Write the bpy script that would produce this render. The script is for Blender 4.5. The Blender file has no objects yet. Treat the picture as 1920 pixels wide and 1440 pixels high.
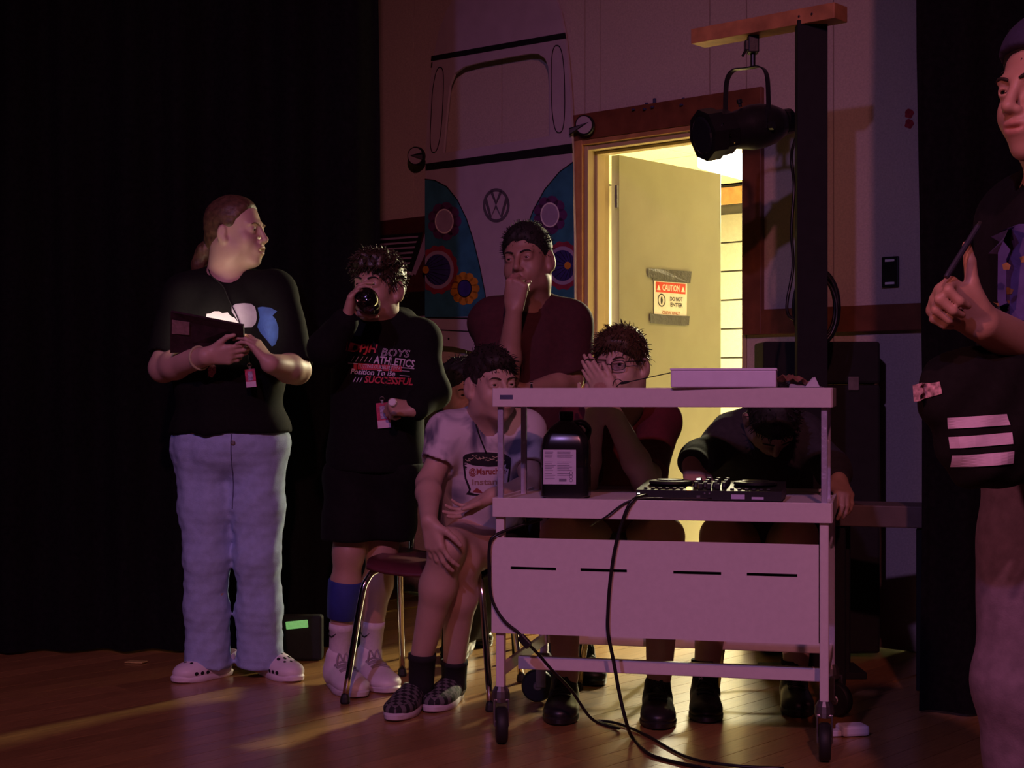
import bpy, bmesh, math, random
import numpy as np
from mathutils import Vector, Matrix

# ------------------------------------------------------------------ camera, world, light, exposure
F = 2880.0            # focal length in pixels of the 1920 x 1440 frame
HZ = 737.0            # pixel row of the horizon
CH = 0.97             # camera height above the floor (m)
sc = bpy.context.scene
COL = sc.collection
cam_d = bpy.data.cameras.new('camera'); cam_d.sensor_width = 36.0; cam_d.lens = F/1920*36.0
cam_d.shift_y = (HZ-720.0)/1920.0
cam_d.clip_start = 0.05; cam_d.clip_end = 60
cam = bpy.data.objects.new('camera', cam_d); COL.objects.link(cam)
cam.location = (0, 0, CH); cam.rotation_euler = (math.pi/2, 0, 0)
sc.camera = cam
w = bpy.data.worlds.new('dark_theatre'); sc.world = w; w.use_nodes = True
w.node_tree.nodes['Background'].inputs[0].default_value = (0.10, 0.02, 0.035, 1)
w.node_tree.nodes['Background'].inputs[1].default_value = 0.006
sc.view_settings.view_transform = 'Standard'; sc.view_settings.look = 'None'
sc.view_settings.exposure = 0.0; sc.view_settings.gamma = 1.0
sc.view_settings.use_curve_mapping = False
sc.cycles.use_denoising = True
sc.cycles.max_bounces = 6

def spot(name, loc, target, power, color, size_deg, blend=0.6, radius=0.12):
    l = bpy.data.lights.new(name, 'SPOT'); l.energy = power; l.color = color
    l.spot_size = math.radians(size_deg); l.spot_blend = blend; l.shadow_soft_size = radius
    o = bpy.data.objects.new(name, l); COL.objects.link(o); o.location = loc
    d = Vector(target)-Vector(loc); o.rotation_euler = d.to_track_quat('-Z', 'Y').to_euler()
    return o
# front-of-house stage lights far behind the camera
spot('stage_spot_red', (0.2, -3.6, 5.6), (0.22, 4.8, 0.70), 660, (1.0, 0.29, 0.36), 50, 1.0, 0.12)
spot('stage_spot_purple', (-2.2, -3.4, 5.5), (-0.12, 4.8, 0.70), 490, (0.60, 0.34, 1.0), 40, 1.0, 0.12)

# red side light at the left end of the stage front, trained on the right wing
spot('stage_spot_side', (-2.9, -0.6, 2.7), (0.95, 2.5, 1.02), 300, (1.0, 0.27, 0.29), 26, 0.9, 0.10)

# ------------------------------------------------------------------ geometry of the place
def P(px, py, Y):
    return np.array([(px-960.0)*Y/F, Y, CH+(HZ-py)*Y/F])
W0 = np.array([0.35, 6.76]); WT = np.array([0.752, -0.659]); WC = np.array([-0.659, -0.752])
WT /= np.linalg.norm(WT); WC /= np.linalg.norm(WC)
def WP(t, z, d=0.0):
    q = W0+WT*t+WC*d
    return np.array([q[0], q[1], z])
def wt(px, py, d=0.0):
    r = np.array([(px-960.0)/F, 1.0]); o = W0+WC*d
    A = np.array([[r[0], -WT[0]], [r[1], -WT[1]]])
    s, t = np.linalg.solve(A, o)
    return t, CH+(HZ-py)*s/F
def plane_hit(px, py, p0, n):
    r = np.array([(px-960.0)/F, 1.0, (HZ-py)/F]); c = np.array([0, 0, CH])
    s = np.dot(np.array(p0)-c, n)/np.dot(r, n)
    return c+r*s
def nrm(v):
    v = np.array(v, float); return v/(np.linalg.norm(v)+1e-12)

# ------------------------------------------------------------------ materials
MATS = {}
def mat(name, col, rough=0.6, metal=0.0, noise=None, bump=None, emit=None, spec=0.5, trans=0.0, sheen=0.0, sss=0.0, rand=0.0, coat=0.0):
    """procedural principled material; noise=(scale, amount) mottles the colour, bump=(scale, strength) gives fine relief"""
    if name in MATS: return MATS[name]
    m = bpy.data.materials.new(name); m.use_nodes = True; MATS[name] = m
    nt = m.node_tree; b = nt.nodes['Principled BSDF']
    b.inputs['Roughness'].default_value = rough; b.inputs['Metallic'].default_value = metal
    b.inputs['Specular IOR Level'].default_value = spec
    b.inputs['Transmission Weight'].default_value = trans
    b.inputs['Sheen Weight'].default_value = sheen
    b.inputs['Coat Weight'].default_value = coat; b.inputs['Coat Roughness'].default_value = .20
    if sss: b.inputs['Subsurface Weight'].default_value = sss; b.inputs['Subsurface Radius'].default_value = (0.012, 0.005, 0.003); b.inputs['Subsurface Scale'].default_value = 0.6
    c = (*col, 1); b.inputs['Base Color'].default_value = c
    if emit: b.inputs['Emission Color'].default_value = (*emit[0], 1); b.inputs['Emission Strength'].default_value = emit[1]
    tc = None
    if noise or bump:
        tc = nt.nodes.new('ShaderNodeTexCoord')
    if noise:
        n = nt.nodes.new('ShaderNodeTexNoise'); n.inputs['Scale'].default_value = noise[0]; n.inputs['Detail'].default_value = 4
        nt.links.new(tc.outputs['Object'], n.inputs['Vector'])
        r = nt.nodes.new('ShaderNodeValToRGB')
        a = noise[1]
        r.color_ramp.elements[0].position = 0.3; r.color_ramp.elements[1].position = 0.7
        r.color_ramp.elements[0].color = (*[max(0, x*(1-a)) for x in col], 1)
        r.color_ramp.elements[1].color = (*[min(1, x*(1+a)) for x in col], 1)
        nt.links.new(n.outputs['Fac'], r.inputs['Fac']); nt.links.new(r.outputs['Color'], b.inputs['Base Color'])
        if rand:
            oi = nt.nodes.new('ShaderNodeObjectInfo'); hs = nt.nodes.new('ShaderNodeHueSaturation')
            mr = nt.nodes.new('ShaderNodeMapRange'); mr.inputs['To Min'].default_value = 1-rand; mr.inputs['To Max'].default_value = 1+rand
            nt.links.new(oi.outputs['Random'], mr.inputs['Value']); nt.links.new(mr.outputs['Result'], hs.inputs['Value'])
            nt.links.new(r.outputs['Color'], hs.inputs['Color']); nt.links.new(hs.outputs['Color'], b.inputs['Base Color'])
    if bump:
        n2 = nt.nodes.new('ShaderNodeTexNoise'); n2.inputs['Scale'].default_value = bump[0]; n2.inputs['Detail'].default_value = 3
        nt.links.new(tc.outputs['Object'], n2.inputs['Vector'])
        bp = nt.nodes.new('ShaderNodeBump'); bp.inputs['Strength'].default_value = bump[1]; bp.inputs['Distance'].default_value = 0.004
        nt.links.new(n2.outputs['Fac'], bp.inputs['Height']); nt.links.new(bp.outputs['Normal'], b.inputs['Normal'])
    return m

# ------------------------------------------------------------------ objects
ORI = {}
def link_mesh(name, V, Fc, mats, parent=None, origin=(0, 0, 0), smooth=False, midx=None):
    """V in world coordinates; the mesh is stored relative to its thing's base"""
    V = np.asarray(V, float)
    if parent is not None: origin = ORI[parent.name]
    o0 = np.array(origin, float)
    me = bpy.data.meshes.new(name)
    if isinstance(Fc, np.ndarray) and Fc.ndim == 2:
        n, k = Fc.shape
        me.vertices.add(len(V)); me.vertices.foreach_set('co', (V-o0).astype(np.float32).ravel())
        me.loops.add(n*k); me.loops.foreach_set('vertex_index', Fc.astype(np.int32).ravel())
        me.polygons.add(n); me.polygons.foreach_set('loop_start', np.arange(0, n*k, k, dtype=np.int32))
        me.polygons.foreach_set('loop_total', np.full(n, k, dtype=np.int32))
        me.update(calc_edges=True); me.validate()
    else:
        me.from_pydata([tuple(v) for v in (V-o0)], [], [tuple(int(i) for i in f) for f in Fc]); me.update()
    if not isinstance(mats, (list, tuple)): mats = [mats]
    for m in mats: me.materials.append(m)
    if midx is not None: me.polygons.foreach_set('material_index', np.asarray(midx, np.int32))
    if smooth: me.polygons.foreach_set('use_smooth', np.ones(len(me.polygons), bool))
    ob = bpy.data.objects.new(name, me); COL.objects.link(ob)
    if parent is not None: ob.parent = parent
    else: ob.location = origin
    ORI[ob.name] = tuple(origin)
    return ob
def tag(o, label=None, cat=None, group=None, kind=None):
    if label: o['label'] = label
    if cat: o['category'] = cat
    if group: o['group'] = group
    if kind: o['kind'] = kind
    return o
def thing(name, label, cat, loc, group=None):
    o = bpy.data.objects.new(name, None); COL.objects.link(o); o.location = loc; o.empty_display_size = 0.05
    ORI[o.name] = tuple(loc)
    return tag(o, label, cat, group)

class MB:
    """collects simple shapes into one mesh"""
    def __init__(s): s.V = []; s.F = []; s.M = []
    def add(s, V, Fc, m=0):
        b = len(s.V); s.V += [tuple(map(float, v)) for v in V]
        for f in Fc: s.F.append(tuple(int(i)+b for i in f)); s.M.append(m)
        return s
    def frame_box(s, c, ax, ay, az, m=0, bev=0.0):
        """box: centre c, half-axis vectors ax, ay, az; bev chamfers the vertical/all edges"""
        c, ax, ay, az = (np.array(v, float) for v in (c, ax, ay, az))
        if bev <= 0:
            V = [c+i*ax+j*ay+k*az for i in (-1, 1) for j in (-1, 1) for k in (-1, 1)]
            Fc = [(0, 1, 3, 2), (4, 6, 7, 5), (0, 4, 5, 1), (2, 3, 7, 6), (0, 2, 6, 4), (1, 5, 7, 3)]
            return s.add(V, Fc, m)
        bm = bmesh.new(); bmesh.ops.create_cube(bm, size=2)
        lx, ly, lz = np.linalg.norm(ax), np.linalg.norm(ay), np.linalg.norm(az)
        for v in bm.verts: v.co = Vector((v.co.x*lx, v.co.y*ly, v.co.z*lz))
        bmesh.ops.bevel(bm, geom=list(bm.edges), offset=min(bev, lx*.9, ly*.9, lz*.9), segments=2, affect='EDGES', profile=0.5)
        ex, ey, ez = ax/lx, ay/ly, az/lz
        bm.verts.index_update()
        V = [c+ex*v.co.x+ey*v.co.y+ez*v.co.z for v in bm.verts]; Fc = [[v.index for v in f.verts] for f in bm.faces]
        if np.dot(np.cross(ex, ey), ez) < 0: Fc = [f[::-1] for f in Fc]
        bm.free(); return s.add(V, Fc, m)
    def box(s, lo, hi, m=0, bev=0.0):
        lo, hi = np.array(lo, float), np.array(hi, float); h = (hi-lo)/2
        return s.frame_box((lo+hi)/2, (h[0], 0, 0), (0, h[1], 0), (0, 0, h[2]), m, bev)
    def tube(s, pts, r, n=8, m=0, cap=True, closed=False):
        pts = [np.array(p, float) for p in pts]; k = len(pts)
        rr = r if isinstance(r, (list, tuple, np.ndarray)) else [r]*k
        prev = None; V = []
        for i, p in enumerate(pts):
            if closed: d = nrm(pts[(i+1) % k]-pts[i-1])
            else: d = nrm(pts[min(i+1, k-1)]-pts[max(i-1, 0)])
            if prev is None:
                a = np.array([0, 0, 1.0]) if abs(d[2]) < .9 else np.array([1.0, 0, 0])
                u = nrm(np.cross(a, d))
            else: u = nrm(prev-d*np.dot(prev, d))
            v = np.cross(d, u); prev = u
            for j in range(n):
                a = 2*math.pi*j/n; V.append(p+rr[i]*(math.cos(a)*u+math.sin(a)*v))
        Fc = []
        for i in range(k if closed else k-1):
            i2 = (i+1) % k
            for j in range(n): Fc.append((i*n+j, i*n+(j+1) % n, i2*n+(j+1) % n, i2*n+j))
        if cap and not closed: Fc += [tuple(range(n-1, -1, -1)), tuple((k-1)*n+j for j in range(n))]
        return s.add(V, Fc, m)
    def lathe(s, a, b, prof, n=20, m=0):
        """prof: list of (fraction along a->b, radius)"""
        a, b = np.array(a, float), np.array(b, float); d = nrm(b-a)
        u = nrm(np.cross(np.array([0, 0, 1.0]) if abs(d[2]) < .9 else np.array([1.0, 0, 0]), d)); v = np.cross(d, u)
        V = []; Fc = []
        for (t, r) in prof:
            for j in range(n):
                an = 2*math.pi*j/n; V.append(a+(b-a)*t+r*(math.cos(an)*u+math.sin(an)*v))
        for i in range(len(prof)-1):
            for j in range(n): Fc.append((i*n+j, i*n+(j+1) % n, (i+1)*n+(j+1) % n, (i+1)*n+j))
        Fc += [tuple(range(n-1, -1, -1)), tuple((len(prof)-1)*n+j for j in range(n))]
        return s.add(V, Fc, m)
    def torus(s, c, nn, R, r, n=24, k=8, m=0, e1=1.0):
        c = np.array(c, float); nn = nrm(nn); u = nrm(np.cross(nn, [0, 0, 1.0] if abs(nn[2]) < .9 else [1.0, 0, 0])); v = np.cross(nn, u)
        return s.tube([c+R*(math.cos(2*math.pi*i/n)*u+e1*math.sin(2*math.pi*i/n)*v) for i in range(n)], r, k, m, closed=True)
    def build(s, name, mats, parent=None, origin=(0, 0, 0), smooth=False):
        return link_mesh(name, np.array(s.V), s.F, mats, parent, origin, smooth, s.M if isinstance(mats, (list, tuple)) and len(mats) > 1 else None)

def shade_auto(o, ang=40):
    """smooth shading that keeps hard edges"""
    me = o.data
    me.polygons.foreach_set('use_smooth', np.ones(len(me.polygons), bool))
    try: me.set_sharp_from_angle(angle=math.radians(ang))
    except Exception: pass
    return o
def spline(pts, n=8):
    """Catmull-Rom through points"""
    p = [np.array(q, float) for q in pts]; p = [2*p[0]-p[1]]+p+[2*p[-1]-p[-2]]; out = []
    for i in range(1, len(p)-2):
        for j in range(n):
            t = j/n; a, b, c, d = p[i-1], p[i], p[i+1], p[i+2]
            out.append(.5*((2*b)+(-a+c)*t+(2*a-5*b+4*c-d)*t*t+(-a+3*b-3*c+d)*t**3))
    out.append(p[-2]); return out
_TMP = []
def curve_mesh(loops, thick, cuts=0):
    """filled 2D outlines (holes allowed) with thickness; returns V (x, y, z) and faces"""
    cu = bpy.data.curves.new('tmp', 'CURVE'); cu.dimensions = '2D'; cu.fill_mode = 'BOTH' if thick > 0 else 'FRONT'; cu.extrude = thick/2
    for L in loops:
        sp = cu.splines.new('POLY'); sp.points.add(len(L)-1)
        for q, p in zip(L, sp.points): p.co = (q[0], q[1], 0, 1)
        sp.use_cyclic_u = True
    o = bpy.data.objects.new('tmp', cu); COL.objects.link(o)
    dg = bpy.context.evaluated_depsgraph_get(); dg.update(); me = o.evaluated_get(dg).to_mesh()
    bm = bmesh.new(); bm.from_mesh(me); bmesh.ops.remove_doubles(bm, verts=bm.verts, dist=1e-6)
    for _ in range(cuts): bmesh.ops.subdivide_edges(bm, edges=[e for e in bm.edges if e.calc_length() > 0.008], cuts=1, use_grid_fill=True)
    if cuts: bmesh.ops.triangulate(bm, faces=bm.faces)
    bmesh.ops.recalc_face_normals(bm, faces=bm.faces); bm.verts.index_update()
    V = np.array([v.co[:] for v in bm.verts]); Fc = [[v.index for v in f.verts] for f in bm.faces]; bm.free()
    o.evaluated_get(dg).to_mesh_clear(); bpy.data.objects.remove(o); bpy.data.curves.remove(cu)
    return V, Fc
def text_mesh(body, size, shear=0.0, bold=0.0, width=None, outline=None):
    cu = bpy.data.curves.new('tmp', 'FONT'); cu.body = body; cu.size = size; cu.shear = shear; cu.offset = bold; cu.resolution_u = 2
    cu.align_x = 'LEFT'; cu.fill_mode = 'FRONT'
    if outline: cu.fill_mode = 'NONE'; cu.bevel_depth = outline; cu.bevel_resolution = 0
    o = bpy.data.objects.new('tmp', cu); COL.objects.link(o)
    dg = bpy.context.evaluated_depsgraph_get(); dg.update(); me = o.evaluated_get(dg).to_mesh()
    V = np.array([v.co[:] for v in me.vertices]).reshape(-1, 3); Fc = [list(p.vertices) for p in me.polygons]
    o.evaluated_get(dg).to_mesh_clear(); bpy.data.objects.remove(o); bpy.data.curves.remove(cu)
    if len(V):
        V[:, 0] -= V[:, 0].min(); V[:, 1] -= V[:, 1].min()
        if width: V[:, 0] *= width/V[:, 0].max()
    return V, Fc
def on_wall(name, loops, d0, thick, m, parent=None, origin=(0, 0, 0)):
    V, Fc = curve_mesh(loops, thick)
    W = np.array([WP(v[0], v[1], d0+thick/2+v[2]) for v in V])
    return link_mesh(name, W, Fc, m, parent, origin)
def circle(c, rx, ry=None, n=28, a0=0): 
    ry = ry or rx
    return [(c[0]+rx*math.cos(2*math.pi*i/n+a0), c[1]+ry*math.sin(2*math.pi*i/n+a0)) for i in range(n)]
def ribbon(pts, wd, closed=False):
    """outline loops of a stroke of width wd along 2D points"""
    p = [np.array(q, float) for q in pts]; k = len(p); L = []; R = []
    for i in range(k):
        a = p[(i-1) % k] if (closed or i > 0) else p[i]; b = p[(i+1) % k] if (closed or i < k-1) else p[i]
        d = nrm(b-a); nn = np.array([-d[1], d[0]]); L.append(p[i]+nn*wd/2); R.append(p[i]-nn*wd/2)
    return [L, R[::-1]] if closed else [L+R[::-1]]
# ------------------------------------------------------------------ implicit surfaces for people, clothes, shoes
class Sdf:
    def __init__(s): s.p = []; s.disp = []
    def cone(s, a, b, ra, rb=None, k=.02, op='+'):
        a, b = np.array(a, float), np.array(b, float); rb = ra if rb is None else rb
        m = max(ra, rb)+k; s.p.append(('c', (a, b, ra, rb), k, op, np.minimum(a, b)-m, np.maximum(a, b)+m)); return s
    def ell(s, c, r, R=None, k=.02, op='+'):
        c = np.array(c, float); r = np.array(r, float) if np.ndim(r) else np.array([r]*3, float)
        R = np.eye(3) if R is None else np.array(R, float)      # rows: local axes
        e = np.sqrt(((R*r[:, None])**2).sum(0))+k
        s.p.append(('e', (c, r, R), k, op, c-e, c+e)); return s
    def chain(s, pts, rs, k=.02, op='+'):
        for i in range(len(pts)-1): s.cone(pts[i], pts[i+1], rs[i], rs[i+1], k, op)
        return s
    def plane(s, p0, n, k=0.0):
        """keep the side n points away from"""
        s.p.append(('h', (np.array(p0, float), nrm(n)), k, 'x', None, None)); return s
    def wrinkle(s, fn): s.disp.append(fn); return s
    def bounds(s):
        lo = np.min([q[4] for q in s.p if q[3] == '+'], 0); hi = np.max([q[5] for q in s.p if q[3] == '+'], 0); return lo, hi

def axis(lo, hi, fine, coarse, spans):
    """grid coordinates: step 'fine' inside the spans, 'coarse' elsewhere"""
    out = [lo]
    while out[-1] < hi:
        x = out[-1]; out.append(x+(fine if any(a-coarse <= x <= b for a, b in spans) else coarse))
    return np.array(out, np.float32)

def evaluate(sd, xs, ys, zs):
    D = np.full((len(xs), len(ys), len(zs)), 0.2, np.float32)
    for kind, a, k, op, lo, hi in sd.p:
        if kind == 'h':
            p0, n = a
            q = ((xs-p0[0])*n[0])[:, None, None]+((ys-p0[1])*n[1])[None, :, None]+((zs-p0[2])*n[2])[None, None, :]
            q = q.astype(np.float32)
            if k > 0: hh = np.maximum(k-np.abs(D-q), 0)/k; D = np.maximum(D, q)+hh*hh*k*.25
            else: np.maximum(D, q, out=D)
            continue
        pad = 0.02
        i0, i1 = np.searchsorted(xs, lo[0]-pad), np.searchsorted(xs, hi[0]+pad)
        j0, j1 = np.searchsorted(ys, lo[1]-pad), np.searchsorted(ys, hi[1]+pad)
        l0, l1 = np.searchsorted(zs, lo[2]-pad), np.searchsorted(zs, hi[2]+pad)
        if i0 >= i1 or j0 >= j1 or l0 >= l1: continue
        X = xs[i0:i1, None, None]; Y = ys[None, j0:j1, None]; Z = zs[None, None, l0:l1]
        if kind == 'c':
            A, B, ra, rb = a; ba = (B-A).astype(np.float32); bb = float(np.dot(ba, ba))+1e-9
            px, py, pz = X-np.float32(A[0]), Y-np.float32(A[1]), Z-np.float32(A[2])
            h = np.clip((px*ba[0]+py*ba[1]+pz*ba[2])/bb, 0, 1)
            d = np.sqrt((px-h*ba[0])**2+(py-h*ba[1])**2+(pz-h*ba[2])**2)-(ra+(rb-ra)*h)
        else:
            c, r, R = a; R = R.astype(np.float32); c = c.astype(np.float32); r = r.astype(np.float32)
            px, py, pz = X-c[0], Y-c[1], Z-c[2]
            u = px*R[0, 0]+py*R[0, 1]+pz*R[0, 2]; v = px*R[1, 0]+py*R[1, 1]+pz*R[1, 2]; ww = px*R[2, 0]+py*R[2, 1]+pz*R[2, 2]
            k0 = np.sqrt((u/r[0])**2+(v/r[1])**2+(ww/r[2])**2); k1 = np.sqrt((u/r[0]**2)**2+(v/r[1]**2)**2+(ww/r[2]**2)**2)+1e-6
            d = k0*(k0-1)/k1
        S = D[i0:i1, j0:j1, l0:l1]
        if op == '+':
            if k > 0:
                h = np.maximum(k-np.abs(S-d), 0)/k; D[i0:i1, j0:j1, l0:l1] = np.minimum(S, d)-h*h*k*.25
            else: D[i0:i1, j0:j1, l0:l1] = np.minimum(S, d)
        elif op == '-':
            d = -d; h = np.maximum(k-np.abs(S-d), 0)/max(k, 1e-6); D[i0:i1, j0:j1, l0:l1] = np.maximum(S, d)+h*h*k*.25
    for fn in sd.disp:
        D += fn(xs[:, None, None], ys[None, :, None], zs[None, None, :]).astype(np.float32)
    return D

def surface_nets(D, xs, ys, zs):
    nx, ny, nz = D.shape
    S = D < 0
    c = np.zeros((nx-1, ny-1, nz-1), np.uint8)
    for i in (0, 1):
        for j in (0, 1):
            for l in (0, 1): c += S[i:nx-1+i, j:ny-1+j, l:nz-1+l]
    mask = (c > 0) & (c < 8)
    I, J, L = np.nonzero(mask); n = len(I)
    idx = np.full(mask.shape, -1, np.int32); idx[I, J, L] = np.arange(n)
    acc = np.zeros((n, 3)); cnt = np.zeros(n)
    cor = [(i, j, l) for i in (0, 1) for j in (0, 1) for l in (0, 1)]
    val = {q: D[I+q[0], J+q[1], L+q[2]].astype(np.float64) for q in cor}
    for q in cor:
        for ax in range(3):
            if q[ax]: continue
            q2 = list(q); q2[ax] = 1; q2 = tuple(q2)
            a, b = val[q], val[q2]; cr = (a < 0) != (b < 0)
            t = np.where(cr, a/np.where(cr, a-b, 1), 0)
            pt = np.empty((n, 3)); 
            for m in range(3): pt[:, m] = q[m]
            pt[:, ax] = t
            acc += pt*cr[:, None]; cnt += cr
    acc /= cnt[:, None]
    V = np.empty((n, 3))
    for m, (ax, K) in enumerate(((xs, I), (ys, J), (zs, L))): V[:, m] = ax[K]+acc[:, m]*(ax[K+1]-ax[K])
    Q = []
    # edges along x, y, z
    for ax in range(3):
        A = [slice(None)]*3; B = [slice(None)]*3; A[ax] = slice(0, -1); B[ax] = slice(1, None)
        sa, sb = S[tuple(A)], S[tuple(B)]
        e = np.nonzero(sa != sb); e = [x for x in e]
        o1, o2 = [m for m in range(3) if m != ax]
        ok = (e[o1] > 0) & (e[o2] > 0) & (e[o1] < D.shape[o1]-1) & (e[o2] < D.shape[o2]-1)
        e = [x[ok] for x in e]; ins = sa[tuple(e)]
        def g(d1, d2):
            k = [x.copy() for x in e]; k[o1] += d1; k[o2] += d2; return idx[tuple(k)]
        q = np.stack([g(-1, -1), g(0, -1), g(0, 0), g(-1, 0)], 1)
        flip = ins if ax != 1 else ~ins
        q[~flip] = q[~flip][:, ::-1]
        Q.append(q)
    Q = np.concatenate(Q); Q = Q[(Q >= 0).all(1)]
    return V, Q

class Field:
    """an evaluated implicit surface: its mesh and a lookup used to lay prints on it"""
    def __init__(s, sd, step=.006, spans=None, fine=None, smooth=1):
        lo, hi = sd.bounds(); lo = lo-.012; hi = hi+.012
        fine = fine or step
        if spans is None: sx = sy = sz = [(-99, 99)]; fine = step
        else: sx, sy, sz = spans
        s.xs, s.ys, s.zs = axis(lo[0], hi[0], fine, step, sx), axis(lo[1], hi[1], fine, step, sy), axis(lo[2], hi[2], fine, step, sz)
        s.D = evaluate(sd, s.xs, s.ys, s.zs); s.V, s.Q = surface_nets(s.D, s.xs, s.ys, s.zs)
        for _ in range(smooth): s.relax()
    def relax(s, f=.5):
        acc = np.zeros_like(s.V); cnt = np.zeros(len(s.V))
        for a, b in ((0, 1), (1, 2), (2, 3), (3, 0)):
            for p, q in ((a, b), (b, a)):
                for m in range(3): acc[:, m] += np.bincount(s.Q[:, p], s.V[s.Q[:, q], m], len(s.V))
                cnt += np.bincount(s.Q[:, p], minlength=len(s.V))
        ok = cnt > 0
        s.V[ok] += f*(acc[ok]/cnt[ok][:, None]-s.V[ok])
    def sample(s, p):
        out = []
        W = []
        for ax, x in ((s.xs, p[:, 0]), (s.ys, p[:, 1]), (s.zs, p[:, 2])):
            i = np.clip(np.searchsorted(ax, x)-1, 0, len(ax)-2); f = np.clip((x-ax[i])/(ax[i+1]-ax[i]), 0, 1); W.append((i, f))
        (i, a), (j, b), (l, c) = W; r = 0
        for di, wa in ((0, 1-a), (1, a)):
            for dj, wb in ((0, 1-b), (1, b)):
                for dl, wc in ((0, 1-c), (1, c)): r = r+s.D[i+di, j+dj, l+dl]*wa*wb*wc
        return r
    def project(s, pts, d, off=.0015, reach=.35):
        """push points along d until they meet the surface"""
        pts = np.asarray(pts, float); d = nrm(d); p = pts-d*reach*.5; t = np.zeros(len(p)); hit = np.zeros(len(p), bool); n = 140; st = reach/n
        for _ in range(n):
            v = s.sample(p+d*t[:, None]); hit |= v < 0; t = np.where(hit, t, t+st)
        t0 = t-st; t1 = t.copy()
        for _ in range(8):
            m = (t0+t1)/2; v = s.sample(p+d*m[:, None]) < 0; t1 = np.where(v, m, t1); t0 = np.where(v, t0, m)
        t = np.where(hit, t0, np.median(t0[hit]) if hit.any() else reach*.5)
        return p+d*(t-off)[:, None]
    def build(s, name, mats, parent=None, origin=(0, 0, 0), midx=None):
        return link_mesh(name, s.V, s.Q, mats, parent, origin, True, midx)

def normals(V, Q):
    a = V[Q[:, 2]]-V[Q[:, 0]]; b = V[Q[:, 3]]-V[Q[:, 1]]; fn = np.cross(a, b); N = np.zeros_like(V)
    for c in range(4):
        for m in range(3): N[:, m] += np.bincount(Q[:, c], fn[:, m], len(V))
    return N/(np.linalg.norm(N, axis=1)[:, None]+1e-12)
def rot_rows(r, f, u): return np.array([nrm(r), nrm(f), nrm(u)])
def waves(seed, scale, amp, stretch=(1, 1, 1)):
    """soft cloth folds: a few crossing sine waves"""
    rg = np.random.RandomState(seed); K = [(rg.randn(3)*scale*np.array(stretch), rg.rand()*6.28) for _ in range(5)]
    def fn(x, y, z): return sum(np.sin(k[0]*x+k[1]*y+k[2]*z+p) for k, p in K)*(amp/3)
    return fn
def decal(field, name, V2, Fc, o, right, up, d, m, parent, off=.0015):
    """lay a flat drawing (V2 in metres) on a surface: o is its lower-left corner in space"""
    W = np.array(o)[None]+V2[:, :1]*np.array(right)[None]+V2[:, 1:2]*np.array(up)[None]
    W = field.project(W, d, off)
    q = link_mesh(name, W, Fc, m, parent); 
    return q
# ------------------------------------------------------------------ the room
random.seed(4)
m_plank = mat('floor_wood', (0.34, 0.175, 0.058), 0.36, noise=(9, .25), bump=(60, .12), rand=.16, spec=.5, coat=.5)
nt = m_plank.node_tree   # stretch the grain along each board
_tc = [n for n in nt.nodes if n.type == 'TEX_COORD'][0]; _mp = nt.nodes.new('ShaderNodeMapping'); _mp.inputs['Scale'].default_value = (1.0, 14, 1)
_mp.inputs['Rotation'].default_value = (0, 0, 0)
for _n in [n for n in nt.nodes if n.type == 'TEX_NOISE']: nt.links.new(_mp.outputs['Vector'], _n.inputs['Vector'])
nt.links.new(_tc.outputs['Object'], _mp.inputs['Vector'])
m_sub = mat('subfloor', (0.12, 0.06, 0.025), .6, noise=(5, .3))
m_wall = mat('painted_wall', (0.50, 0.42, 0.37), .8, noise=(140, .10), bump=(160, .25))
m_joint = mat('wall_joint', (0.33, 0.275, 0.245), .9, noise=(20, .2))
m_brown = mat('stained_wood', (0.16, 0.055, 0.026), .45, noise=(14, .25), bump=(50, .1))
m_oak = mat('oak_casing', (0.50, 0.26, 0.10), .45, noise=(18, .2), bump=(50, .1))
m_jamb = mat('tan_jamb', (0.50, 0.40, 0.22), .4, noise=(10, .05))
m_door = mat('door_paint', (0.30, 0.295, 0.20), .38, noise=(7, .05), bump=(30, .03))
m_hall = mat('cream_block', (0.30, 0.285, 0.20), .7, noise=(40, .05), bump=(120, .2))
m_ceil = mat('ceiling_tile', (0.62, 0.56, 0.38), .9, noise=(260, .35), bump=(200, .4))
m_black = mat('flat_black', (0.006, 0.0055, 0.006), .85, noise=(30, .3))
m_blackgloss = mat('gloss_black', (0.012, 0.012, 0.013), .25, noise=(30, .2))
m_chrome = mat('chrome', (0.72, 0.70, 0.70), .12, 1.0, bump=(300, .02))
m_steel = mat('brushed_steel', (0.62, 0.60, 0.62), .3, 1.0, noise=(80, .1))
m_curtain = mat('black_velvet', (0.006, 0.0055, 0.006), .95, noise=(60, .3), spec=.1)
m_white = mat('white_paint', (0.78, 0.74, 0.74), .5, noise=(20, .03))

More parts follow.
